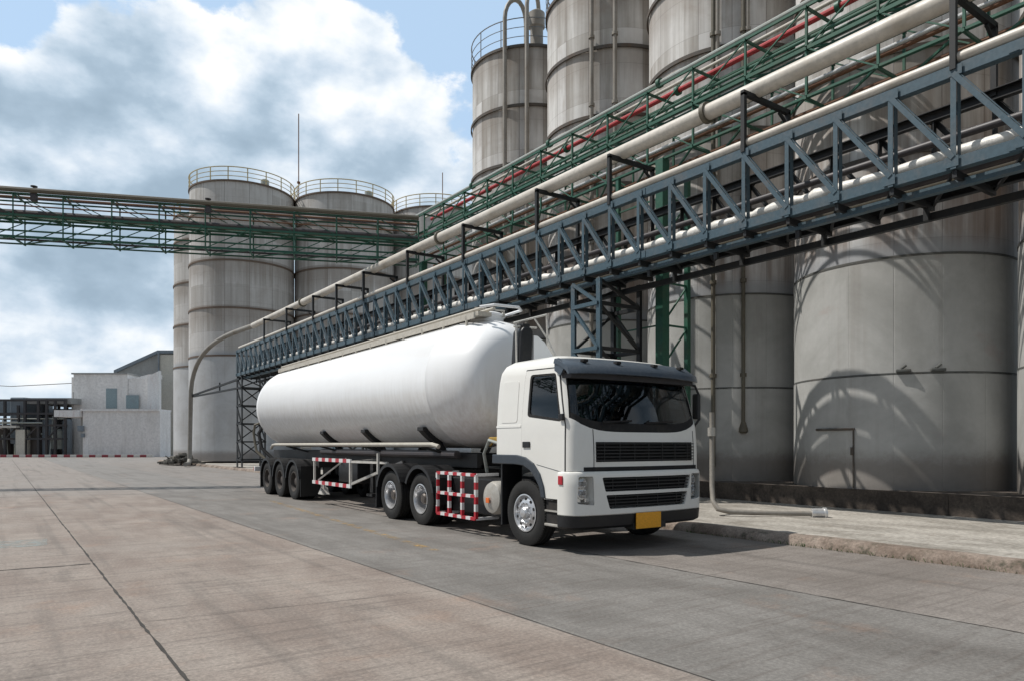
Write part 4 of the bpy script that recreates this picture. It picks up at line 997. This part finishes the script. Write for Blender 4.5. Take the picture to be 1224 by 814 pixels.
for mir in (0, 1):
    X = (lambda x: TW - x) if mir else (lambda x: x)
    P_ = HR if mir else HL
    hs = loft([.66, .75, 1.0, 1.17, 1.2], lambda z: bump_plan(z, -.006)).build('tmp', M['lens']); hi = loft([.6, .75, 1.0, 1.17, 1.25], lambda z: [(x, y) for x, y in bump_plan(z, -.014)]).build('tmp', M['lens'])
    hs = boolean(hs, hi); hs = cut(hs, lambda m: m.prism(P_, -1, .45, 'XZ'), 'INTERSECT'); hl = finish(hs, 'headlight', M['lens'], tk)
    for zc, r_ in ((1.04, .075), (.90, .075)):
        m = MB(); m.lathe([(r_ + .02, -.04), (r_, -.04), (r_ * .9, .03), (r_ * .55, .06), (0, .065)], 20, 'Y', (X(.215), .07, zc), cap=False); m.build('reflector', M['chrome'], hl)
        m = MB(); m.lathe([(0, -.02), (.02, -.01), (.02, .06), (0, .06)], 10, 'Y', (X(.215), .08, zc)); m.build('bulb', M['tape_white'], hl)
    m = MB(); m.b2((X(.05), .15, .72), (X(.36), .17, 1.16)); m.build('lamp_housing', M['aluminium'], hl)
    m = MB(); m.box((X(.30), .03, .80), (.10, .04, .08), 0, .01); m.box((X(.15), .06, .80), (.10, .04, .08), 0, .01); m.build('indicator', M['chrome'], hl)
    m = MB(); m.box((X(-.036), .22, 1.09), (.03, .10, .13), 0, .008); m.build('side_marker', M['tape_red'], tk)
m = MB(); m.b2((1.13, -.175, .33), (1.66, -.16, .575), .004); m.build('number_plate', M['plate'], tk)
m = MB(); m.b2((1.1, -.14, .32), (1.8, .0, .42)); m.b2((1.3, -.155, .36), (1.5, -.10, .5)); m.build('plate_bracket', M['black_plastic'], tk)
# steps ahead of the wheel
for x0, x1 in ((.02, .34), (TW - .34, TW - .02)):
    m = MB(); m.b2((x0, .30, .36), (x1, .64, .80)); m.build('step_well', M['slot'], tk)
    m = MB(); m.b2((x0 - .03, .27, .38), (x1, .66, .42), .01); m.b2((x0 - .02, .31, .60), (x1, .66, .625)); m.build('step', M['aluminium'], tk)
# sun visor, curved plate round the brow
def visor():
    m = MB(); vs = []; fs = []; n = 28; prof = [(.02, 2.93), (.03, 2.95), (.16, 2.90), (.34, 2.80), (.37, 2.70), (.35, 2.69), (.30, 2.75), (.12, 2.85), (.0, 2.88)]
    for k in range(n + 1):
        t = -1 + 2 * k / n; x = TW / 2 + t * (TW / 2 - .005); e = max(0, abs(t) - .82) / .18
        for (d, z) in prof:
            yb = .40 - (z < 2.9) * .0 - .07 * (1 - t * t) - d + .05 * e * e; vs.append((x, yb, z - .03 * abs(t) ** 3))
    q = len(prof)
    for k in range(n):
        for i in range(q): j = (i + 1) % q; fs.append((k * q + i, k * q + j, (k + 1) * q + j, (k + 1) * q + i))
    fs.append(tuple(range(q))); fs.append(tuple(reversed([n * q + i for i in range(q)])))
    m.poly(vs, fs, True); return m.build('sun_visor', M['visor'], tk, sharp=45)
vz = visor()
for x in (.36, 1.0, TW - 1.0, TW - .36):
    t = (x - TW / 2) / (TW / 2); m = MB(); m.box((x, .40 - .07 * (1 - t * t) - .22, 2.885), (.09, .09, .045), 0, .01); m.build('roof_lamp', M['slot'], vz)
# end cheeks of visor
for x in (.03, TW - .03):
    m = MB(); m.prism([(.30, 2.66), (.44, 2.74), (.44, 2.92), (.34, 2.92), (.18, 2.80)], x - .012, x + .012, 'YZ'); m.build('visor_bracket', M['visor'], vz)
# wipers
for x0, x1 in ((.55, 1.15), (1.45, 2.05)):
    m = MB(); m.bar((x0, -.02, 1.90), (x0 + .1, -.02, 2.0), .015); m.bar((x0 + .02, -.035, 1.96), (x1, -.045, 1.985), .018, .03); m.build('wiper', M['slot'], tk)
# mirrors: arm and housing at the far side, short bracket near side
def mirror(sgn):
    xb = TW if sgn > 0 else 0
    m = MB(); m.tube([(xb - .05 * sgn, .30, 2.66), (xb + .07 * sgn, .20, 2.62), (xb + .13 * sgn, .16, 2.45), (xb + .12 * sgn, .15, 2.05), (xb + .03 * sgn, .2, 1.92)], .022, 8)
    o = m.build('mirror_arm', M['black_plastic'], tk)
    m = MB(); m.box((xb + .10 * sgn, .20, 2.27), (.07, .13, .44), 0, .03); m.build('mirror', M['black_plastic'], o)
mirror(1)
m = MB(); m.box((-.02, .22, 2.03), (.05, .11, .10), 0, .015); m.build('mirror_mount', M['black_plastic'], tk)
# interior
m = MB(); m.b2((.12, .30, 1.45), (TW - .12, .80, 1.88), .06); m.b2((.20, .22, 1.80), (TW - .2, .5, 1.90), .03); m.build('dashboard', M['interior'], tk)
m = MB(); m.b2((.08, .12, 2.62), (TW - .08, .60, 2.70)); m.build('headliner_shelf', M['interior'], tk)
m = MB(); m.b2((.85, .335, 2.60), (1.75, .345, 2.70)); m.build('screen_banner', M['skyblue'], tk)
for xc in (.62, TW - .66):
    m = MB(); m.b2((xc - .25, 1.05, 1.45), (xc + .25, 1.55, 1.65), .05); m.box((xc, 1.62, 2.0), (.5, .14, .72), 0, .05); m.box((xc, 1.62, 2.44), (.28, .11, .2), 0, .04); m.build('seat', M['cloth'], tk)
m = MB(); c_ = Vector((.62, .86, 1.93)); ax = Vector((0, .5, .87)); u = Vector((1, 0, 0)); w_ = ax.cross(u)
m.tube([c_ + (u * math.cos(R(k * 15)) + w_ * math.sin(R(k * 15))) * .23 for k in range(25)], .016, 6); m.bar(c_ - u * .22, c_ + u * .22, .03); m.bar(c_, c_ - ax * .25, .05); m.build('steering_wheel', M['slot'], tk)
m = MB(); m.b2((.2, 1.72, 2.0), (TW - .2, 1.98, 2.5), .03); m.build('bunk', M['interior'], tk)
m = MB(); m.box((1.22, .62, 1.93), (.22, .16, .05), .3, .01); m.box((1.62, .55, 1.92), (.16, .12, .04), -.2, .01); m.build('papers', M['tape_white'], tk)
for x in (.30, TW - .34):
    m = MB(); m.prism([(.50, 2.0), (.54, 2.0), (.60, 2.65), (.52, 2.65)], x - .04, x + .04, 'YZ'); m.build('curtain', M['cloth'], tk)

# chassis, axles, tanks
m = MB()
for x in (.90, TW - .98): m.b2((x, .15, .72), (x + .08, 7.0, .98))
for y in (.6, 2.4, 3.6, 5.5, 6.9): m.b2((.92, y, .74), (TW - .92, y + .1, .94))
m.b2((.7, .3, .5), (TW - .7, 1.9, 1.2)); m.build('chassis_frame', M['chassis'], tk)
m = MB()
for y in (1.24, 4.85, 6.28): m.tube([(.25, y, .52), (TW - .25, y, .52)], .11, 10); m.lathe([(0, -.25), (.22, -.18), (.26, 0), (.22, .18), (0, .25)], 16, 'X', (TW / 2, y, .52))
m.build('axles', M['chassis'], tk)
m = MB(); m.b2((.55, 4.5, .98), (TW - .55, 6.3, 1.10)); m.lathe([(0, 0), (.5, 0), (.5, .08), (0, .08)], 24, c=(TW / 2, 5.5, 1.10)); m.build('fifth_wheel', M['chassis'], tk)
m = MB(); m.b2((.34, 2.15, .34), (.86, 4.10, 1.0), .03); m.build('battery_box', M['black_plastic'], tk)
m = MB(); m.b2((TW - .9, 2.15, .4), (TW - .1, 4.0, 1.05), .12); m.build('fuel_tank', M['aluminium'], tk)
m = MB(); m.lathe([(0, -.24), (.15, -.235), (.26, -.20), (.29, -.14), (.29, .30), (0, .32)], 28, 'X', (.27, 2.28, .70)); at = m.build('air_tank', M['aluminium'], tk)
m = MB(); m.box((.005, 2.30, .66), (.02, .10, .09), 0, .006); m.build('side_marker', M['orange'], at)
# red and white cage guard
gd = MB()
def striped(p0, p1, n, w=.05, start=0, A_=None, B_=None):
    p0, p1 = Vector(p0), Vector(p1)
    for i in range(n): gd.cur = (i + start) % 2; gd.bar(p0.lerp(p1, i / n), p0.lerp(p1, (i + 1) / n), w)
gx = .03; ys = (2.74, 3.32, 3.82, 4.16) ; ys = (2.72, 3.20, 3.68, 4.14); zs = (.30, .70, 1.08)
for z in zs: striped((gx, ys[0], z), (gx, ys[-1], z), 9, .055, 0)
for y in ys: striped((gx, y, zs[0]), (gx, y, zs[-1]), 6, .055, 0)
for z in zs: striped((gx, ys[-1], z), (.5, ys[-1], z), 3, .05, 1)
gd.cur = 1
for z in (zs[0], zs[-1]): gd.bar((gx, ys[0], z), (.5, ys[0], z), .05)
gd.build('side_guard', [M['tape_red'], M['tape_white']], tk)
# drive fenders
def fender(x0, x1, yc, r, a0, a1, name, parent, off=(0, 0, 0), th=.02, zc=.55):
    pts = [(yc + r * math.cos(R(a0 + (a1 - a0) * k / 14)), zc + r * math.sin(R(a0 + (a1 - a0) * k / 14))) for k in range(15)]
    inn = [(yc + (r - th) * math.cos(R(a1 + (a0 - a1) * k / 14)), zc + (r - th) * math.sin(R(a1 + (a0 - a1) * k / 14))) for k in range(15)]
    m = MB(); m.prism(pts + inn, x0, x1, 'YZ')
    sk_ = [(yc + (r + .0) * math.cos(R(a0 + (a1 - a0) * k / 14)), zc + (r + .0) * math.sin(R(a0 + (a1 - a0) * k / 14))) for k in range(15)] + [(yc + (r - .07) * math.cos(R(a1 + (a0 - a1) * k / 14)), zc + (r - .07) * math.sin(R(a1 + (a0 - a1) * k / 14))) for k in range(15)]
    m.prism(sk_, x0 - .012, x0, 'YZ')
    return m.build(name, M['black_plastic'], parent, off)
for yc in (4.86, 6.28):
    for x0, x1 in ((-.02, .62), (TW - .62, TW + .02)): fender(x0, x1, yc, .66, 25 if yc < 5 else 12, 168 if yc < 5 else 155, 'fender', tk)
for x0 in (.0, TW - .6):
    m = MB(); m.b2((x0, 6.97, .2), (x0 + .6, 7.0, .95)); m.build('mud_flap', M['black_plastic'], tk)
    m = MB(); m.b2((x0, 4.14, .45), (x0 + .6, 4.17, .98)); m.build('mud_flap', M['black_plastic'], tk)
# wheels
def tyre_prof(w, r, rim):
    return [(rim, -w * .40), (rim + .03, -w * .47), (rim + (r - rim) * .5, -w * .5), (r - .06, -w * .475), (r - .012, -w * .42), (r, -w * .36),
            (r, -w * .26), (r - .014, -w * .25), (r - .014, -w * .22), (r, -w * .21), (r, -w * .05), (r - .014, -w * .04), (r - .014, w * .04), (r, w * .05), (r, w * .21), (r - .014, w * .22), (r - .014, w * .25), (r, w * .26),
            (r, w * .36), (r - .012, w * .42), (r - .06, w * .475), (rim + (r - rim) * .5, w * .5), (rim + .03, w * .47), (rim, w * .40)]
def wheel(parent, x, y, kind, off=(0, 0, 0), flip=1):
    """x = outer face; flip=1: outer face looks to -x"""
    r, rim, w = .525, .30, .29
    xc = x + flip * w / 2; c = (xc, y, r); o = empty('wheel', Vector(c) - Vector(off)); o.parent = parent
    m = MB(); m.lathe(tyre_prof(w, r, rim), 56, 'X', closed=True)
    for k in range(72):       # tread blocks on the shoulders
        a = 2 * math.pi * k / 72
        for sg in (-1, 1):
            p = Vector((sg * w * .40, math.cos(a) * (r - .004), math.sin(a) * (r - .004))); q = Vector((sg * w * .30, math.cos(a + .03) * (r + .0), math.sin(a + .03) * (r + .0)))
            m.bar(p, q, .022, .012, (0, math.cos(a), math.sin(a)))
    m.build('tyre', M['tyre'], o)
    f = -flip; m = MB()
    if kind == 'front':
        pr = [(.30, .125), (.305, .14), (.285, .142), (.275, .11), (.262, .085), (.25, .10), (.20, .125), (.165, .135), (.15, .12), (.10, .12), (.095, .16), (.07, .185), (0, .19)]
    elif kind == 'drive':
        pr = [(.30, .125), (.305, .14), (.285, .142), (.27, .10), (.258, .02), (.25, -.06), (.235, -.085), (.17, -.09), (.16, -.075), (.11, -.075), (.11, .06), (.085, .09), (0, .095)]
    else:
        pr = [(.30, .11), (.305, .13), (.28, .132), (.270, .09), (.262, .0), (.25, -.03), (.2, -.05), (.14, -.04), (.13, .05), (.10, .07), (0, .075)]
    m.lathe([(a, b * f) for a, b in (pr[:7] if kind == 'drive' else pr)], 48, 'X', cap=False)
    rm = m.build('rim', M['rim'] if kind != 'trailer' else M['rim_dull'], o)
    if kind == 'drive': h_ = MB(); h_.lathe([(a, b * f) for a, b in pr[6:]], 40, 'X', cap=False); h_.build('hub', M['hub'], rm)
    m = MB(); nh = 10
    for k in range(nh):
        a = 2 * math.pi * (k + .5) / nh; xx = {'front': .117, 'drive': -.084, 'trailer': -.044}[kind]
        m.lathe([(0, (xx - .002) * f), (.026, (xx - .002) * f), (.026, (xx + .006) * f), (0, (xx + .006) * f)], 12, 'X', (0, math.cos(a) * .222, math.sin(a) * .222))
    m.build('hand_holes', M['slot'], rm)
    m = MB()
    for k in range(10):
        a = 2 * math.pi * k / 10; xx = {'front': .13, 'drive': -.078, 'trailer': -.04}[kind]; rr_ = .158 if kind == 'front' else .14
        m.lathe([(.017, xx * f), (.017, (xx + .03) * f), (0, (xx + .035) * f)], 6, 'X', (0, math.cos(a) * rr_, math.sin(a) * rr_))
    m.build('wheel_nuts', M['rim'] if kind != 'trailer' else M['rim_dull'], rm)
    return o
wheel(tk, .03, 1.24, 'front'); wheel(tk, TW - .03, 1.24, 'front', flip=-1)
for y in (4.86, 6.28):
    wheel(tk, .02, y, 'drive'); wheel(tk, TW - .02, y, 'drive', flip=-1)
    for xx, fl_ in ((.35, 1), (TW - .35, -1)): wheel(tk, xx, y, 'trailer', flip=fl_)
# stack and rail frame behind the cab
m = MB(); m.prism([(.52, 2.0), (.78, 2.0), (.90, 3.62), (.84, 3.70), (.70, 3.70), (.64, 3.62)], 2.18, 2.46, 'XZ'); o = m.build('intake_stack', M['black_plastic'], tk); b_ = o.modifiers.new('b', 'BEVEL'); b_.width = .03; b_.segments = 3
m = MB(); m.box((.77, 2.32, 3.73), (.16, .22, .06), 0, .02); m.build('stack_cap', M['chassis'], o)
m = MB()
A1, A2, A3, A4 = (.55, 2.30, 3.76), (1.28, 2.30, 3.98), (1.30, 2.30, 3.55), (1.52, 2.2, 3.05)
for p, q in ((A1, A2), (A2, A3), (A3, A4), ((1.0, 2.3, 3.89), A3), ((.60, 2.30, 3.76), (.58, 2.25, 3.0)), ((.55, 2.3, 3.70), (1.05, 2.3, 3.72))): m.tube([p, q], .018, 6)
m.build('stack_frame', M['frame_white'], tk)
m = MB(); m.prism([(.92, 3.0), (1.46, 3.0), (1.36, 3.22), (1.16, 3.46), (1.0, 3.56), (.92, 3.56)], 2.20, 2.36, 'XZ'); m.build('air_deflector', M['tank_white'], tk)
# coiled air lines
m = MB(); m.tube([(.5, 2.2, 1.35), (.45, 2.5, 1.62), (.45, 2.95, 1.70), (.5, 3.2, 1.45), (.6, 3.25, 1.1)], .03, 8); m.build('air_line', M['pipe_grey'], tk)
m = MB(); m.tube([(.7, 2.2, 1.45), (.7, 2.6, 1.78), (.8, 3.1, 1.85), (.9, 3.6, 1.6)], .022, 8); m.build('air_line', M['hose_yellow'], tk)
m = MB(); m.b2((.5, 2.72, 1.66), (.95, 3.05, 1.76), .02); m.build('hose_bracket', M['hose_yellow'], tk)

# ------------------------------------------------------------------ tank trailer
RY = 3.2
rot = Matrix.Rotation(TR, 3, 'Z'); tl_loc = TO + rot @ Vector((0, RY, 0)); OF = (0, RY, 0)
tr = empty('tank_trailer', tl_loc, TR, 'long white bulk tank trailer with three rear axles, coupled behind the white cab', 'trailer')
CXT, CZT, RT = 1.34, 2.87, 1.325
ya, yb_ = 4.62, 17.15
prof = []
for k in range(0, 22):
    r_ = math.sin(R(90 * k / 21)); prof.append((RT * r_, ya - 1.34 * max(0, 1 - r_ ** 6.5) ** .72))
prof += [(RT + .004, ya + .01), (RT + .004, ya + .04), (RT, ya + .05)]
prof += [(RT, yb_ - .4), (RT + .008, yb_ - .39), (RT + .008, yb_ - .35), (RT, yb_ - .34)]
for k in range(0, 15):
    a = R(90 * k / 14); prof.append((max(RT * math.cos(a), 0), yb_ - .3 + 1.15 * math.sin(a)))
m = MB(); m.lathe(prof, 96, 'Y', (CXT, 0, CZT)); m.build('tank', M['tank_white'], tr, OF, sharp=50)
# catwalk: two rails, deck, brackets, lids
m = MB()
for x in (.86, 1.08): m.tube([(x, 3.75, CZT + RT + .10), (x, 16.9, CZT + RT + .10)], .035, 8)
m.b2((.80, 3.9, CZT + RT - .03), (1.12, 16.8, CZT + RT + .05)); m.b2((.70, 3.9, CZT + RT - .10), (.74, 16.8, CZT + RT + .02)); cw = m.build('catwalk', M['walk'], tr, OF)
for i in range(14):
    y = 4.2 + i * .95; m = MB(); m.bar((.72, y, CZT + RT - .22), (.72, y, CZT + RT - .02), .04); m.bar((.72, y, CZT + RT - .03), (.9, y, CZT + RT - .03), .04); m.build('catwalk_bracket', M['walk'], cw, (0, 0, 0) if False else (0, RY, 0))
for y in (4.45, 8.3, 12.1, 15.7):
    m = MB(); m.lathe([(.36, -.12), (.36, .05), (.40, .05), (.40, .09), (.30, .13), (0, .15)], 28, c=(CXT, y, CZT + RT)); lid = m.build('manhole', M['tank_white'], tr, OF)
    m = MB(); m.tube([(CXT - .32, y - .15, CZT + RT + .12), (CXT - .36, y - .15, CZT + RT + .20), (CXT + .36, y - .15, CZT + RT + .20)], .018, 6)
    for k in range(6): a = R(60 * k); m.box((CXT + .40 * math.cos(a), y + .40 * math.sin(a), CZT + RT + .08), (.05, .05, .08))
    m.build('lid_clamp', M['aluminium'], lid, OF)
m = MB(); m.tube([(.75, 3.75, CZT + RT + .1), (.95, 3.55, CZT + RT + .13), (1.5, 3.5, CZT + RT + .13), (1.7, 3.7, CZT + RT + .12), (1.7, 4.4, CZT + RT + .10)], .028, 8); m.build('guard_rail', M['tank_white'], tr, OF)
# subframe
m = MB()
for x in (.78, 1.78): m.b2((x, 3.9, 1.16), (x + .1, 17.6, 1.44))
for k in range(10): m.b2((.8, 4.5 + 1.4 * k, 1.2), (1.86, 4.6 + 1.4 * k, 1.4))
m.b2((.55, 12.3, .95), (2.1, 17.3, 1.18)); m.build('subframe', M['chassis'], tr, OF)
for k, y in enumerate((5.35, 8.4, 11.3)):
    for sg in (-1, 1):
        m = MB(); pts = []
        for a in (42, 46, 50, 54, 58, 62): pts.append((CXT + sg * (RT + .05) * math.cos(R(a)), CZT - (RT + .05) * math.sin(R(a))))
        for j in range(5):
            m.bar((pts[j][0], y, pts[j][1]), (pts[j + 1][0], y, pts[j + 1][1]), .22, .10, (sg, 0, 0))
        m.bar((pts[-1][0], y, pts[-1][1]), (CXT + sg * .52, y, 1.44), .2, .12, (sg, 0, 0)); m.box((pts[0][0], y, pts[0][1]), (.10, .26, .08), 0, .01)
        m.build('saddle', M['chassis'], tr, OF)
m = MB(); m.tube([(.12, 15.6, 1.50), (.10, 15.35, 1.60), (.10, 15.1, 1.62), (.10, 4.5, 1.62), (.14, 4.3, 1.58)], .045, 8); hr = m.build('hose_rail', M['walk'], tr, OF)
m = MB()
for y in (5, 8, 11, 14): m = MB(); m.bar((.12, y, 1.58), (.8, y, 1.40), .05); m.build('rail_bracket', M['chassis'], hr, OF)
m = MB(); m.tube([(.62, 4.4, 1.42), (.62, 12.2, 1.42)], .08, 10); m.build('discharge_pipe', M['pipe_dark'], tr, OF)
# red/white side guard frame with struts
y0, y1 = 8.55, 11.3
for z in (.60, 1.22):
    A_ = MB(); n = 11
    for i in range(n): A_.cur = i % 2; A_.b2((-.012 + .02, y0 + (y1 - y0) * i / n, z - .045), (.05, y0 + (y1 - y0) * (i + 1) / n, z + .045))
    A_.build('side_guard', [M['tape_white'], M['tape_red']], tr, OF)
m = MB(); m.bar((.04, y0 + .05, .62), (.04, y0 + .05, 1.2), .06); m.bar((.04, y1 - .1, .62), (.04, y1 - .1, 1.2), .05); m.bar((.04, y1 - .4, .66), (.6, y1 - 1.0, 1.25), .04)
m.bar((.05, y0, .66), (.75, y0 - 1.4, 1.22), .06); m.bar((.05, y0 - .0, 1.20), (.3, 7.0, 1.20), .05); m.bar((.05, y0, 1.2), (.8, y0, 1.25), .05)
m.build('guard_strut', M['frame_white'], tr, OF)
m = MB(); m.bar((.10, 7.1, .9), (.10, 7.1, 1.42), .05); m.build('guard_post', M['frame_white'], tr, OF)
m = MB(); m.bar((.2, 10.9, .25), (.2, 10.9, .55), .05); m.prism([(10.75, .27), (11.1, .27), (10.9, .45)], .1, .3, 'YZ'); m.build('wheel_chock', M['frame_white'], tr, OF)
for x in (.45, TW - .65):
    m = MB(); m.b2((x, 8.2, .45), (x + .14, 8.36, 1.2)); m.b2((x - .06, 8.1, .36), (x + .2, 8.46, .42)); m.build('landing_leg', M['chassis'], tr, OF)
m = MB(); m.b2((.5, 9.3, .62), (1.4, 10.6, 1.15), .03); m.lathe([(0, -.5), (.2, -.45), (.2, .45), (0, .5)], 18, 'Y', (1.9, 10, .85)); m.build('tool_box', M['black_plastic'], tr, OF)
YT = (13.05, 14.42, 15.80)
m = MB()
for y in YT: m.tube([(.2, y, .52), (TW - .2, y, .52)], .09, 10); m.b2((.62, y - .35, .6), (.72, y + .35, .95)); m.b2((TW - .72, y - .35, .6), (TW - .62, y + .35, .95))
m.build('axles', M['chassis'], tr, OF)
for y in YT:
    for x0, x1 in ((.0, .62), (TW - .62, TW)): fender(x0, x1, y, .655, 8, 172, 'fender', tr, OF, zc=.53)
    wheel(tr, .03, y, 'trailer', OF); wheel(tr, TW - .03, y, 'trailer', OF, -1)
    wheel(tr, .34, y, 'trailer', OF); wheel(tr, TW - .36, y, 'trailer', OF, -1)
for x0 in (.04, TW - .64): m = MB(); m.b2((x0, 12.40, .12), (x0 + .6, 12.43, 1.0)); m.build('mud_flap', M['black_plastic'], tr, OF)
for x0 in (.02, TW - .62): m = MB(); m.b2((x0, 16.50, .2), (x0 + .6, 16.53, 1.0)); m.build('mud_flap', M['black_plastic'], tr, OF)
m = MB(); m.b2((.1, 17.5, .7), (TW - .1, 17.62, .86), .02); m.build('rear_bumper', M['tape_white'], tr, OF)
for x in (.25, TW - .25): m = MB(); m.box((x, 17.66, .78), (.3, .05, .12), 0, .01); m.build('tail_lamp', M['tape_red'], tr, OF)
m = MB(); m.tube([(.35, 16.6, 1.0), (.05, 17.1, 1.4), (.02, 17.35, 2.0), (.05, 17.3, 2.3), (.25, 17.25, 2.38), (.45, 17.2, 2.3)], .045, 8); m.build('loose_hose', M['pipe_brown'], tr, OF)
m = MB(); m.tube([(.5, 16.6, 1.1), (.2, 17.0, 1.5), (.14, 17.15, 2.0), (.3, 17.1, 2.3)], .06, 8); m.build('loose_hose', M['chassis'], tr, OF)
# rear ladder
m = MB()
for x in (1.9, 2.25): m.tube([(x, 18.0, 1.0), (x, 18.05, 3.2), (x, 17.6, 4.1), (x, 17.0, 4.25)], .022, 6)
for k in range(8): m.tube([(1.9, 18.02, 1.2 + k * .3), (2.25, 18.02, 1.2 + k * .3)], .016, 6)
m.build('ladder', M['aluminium'], tr, OF)
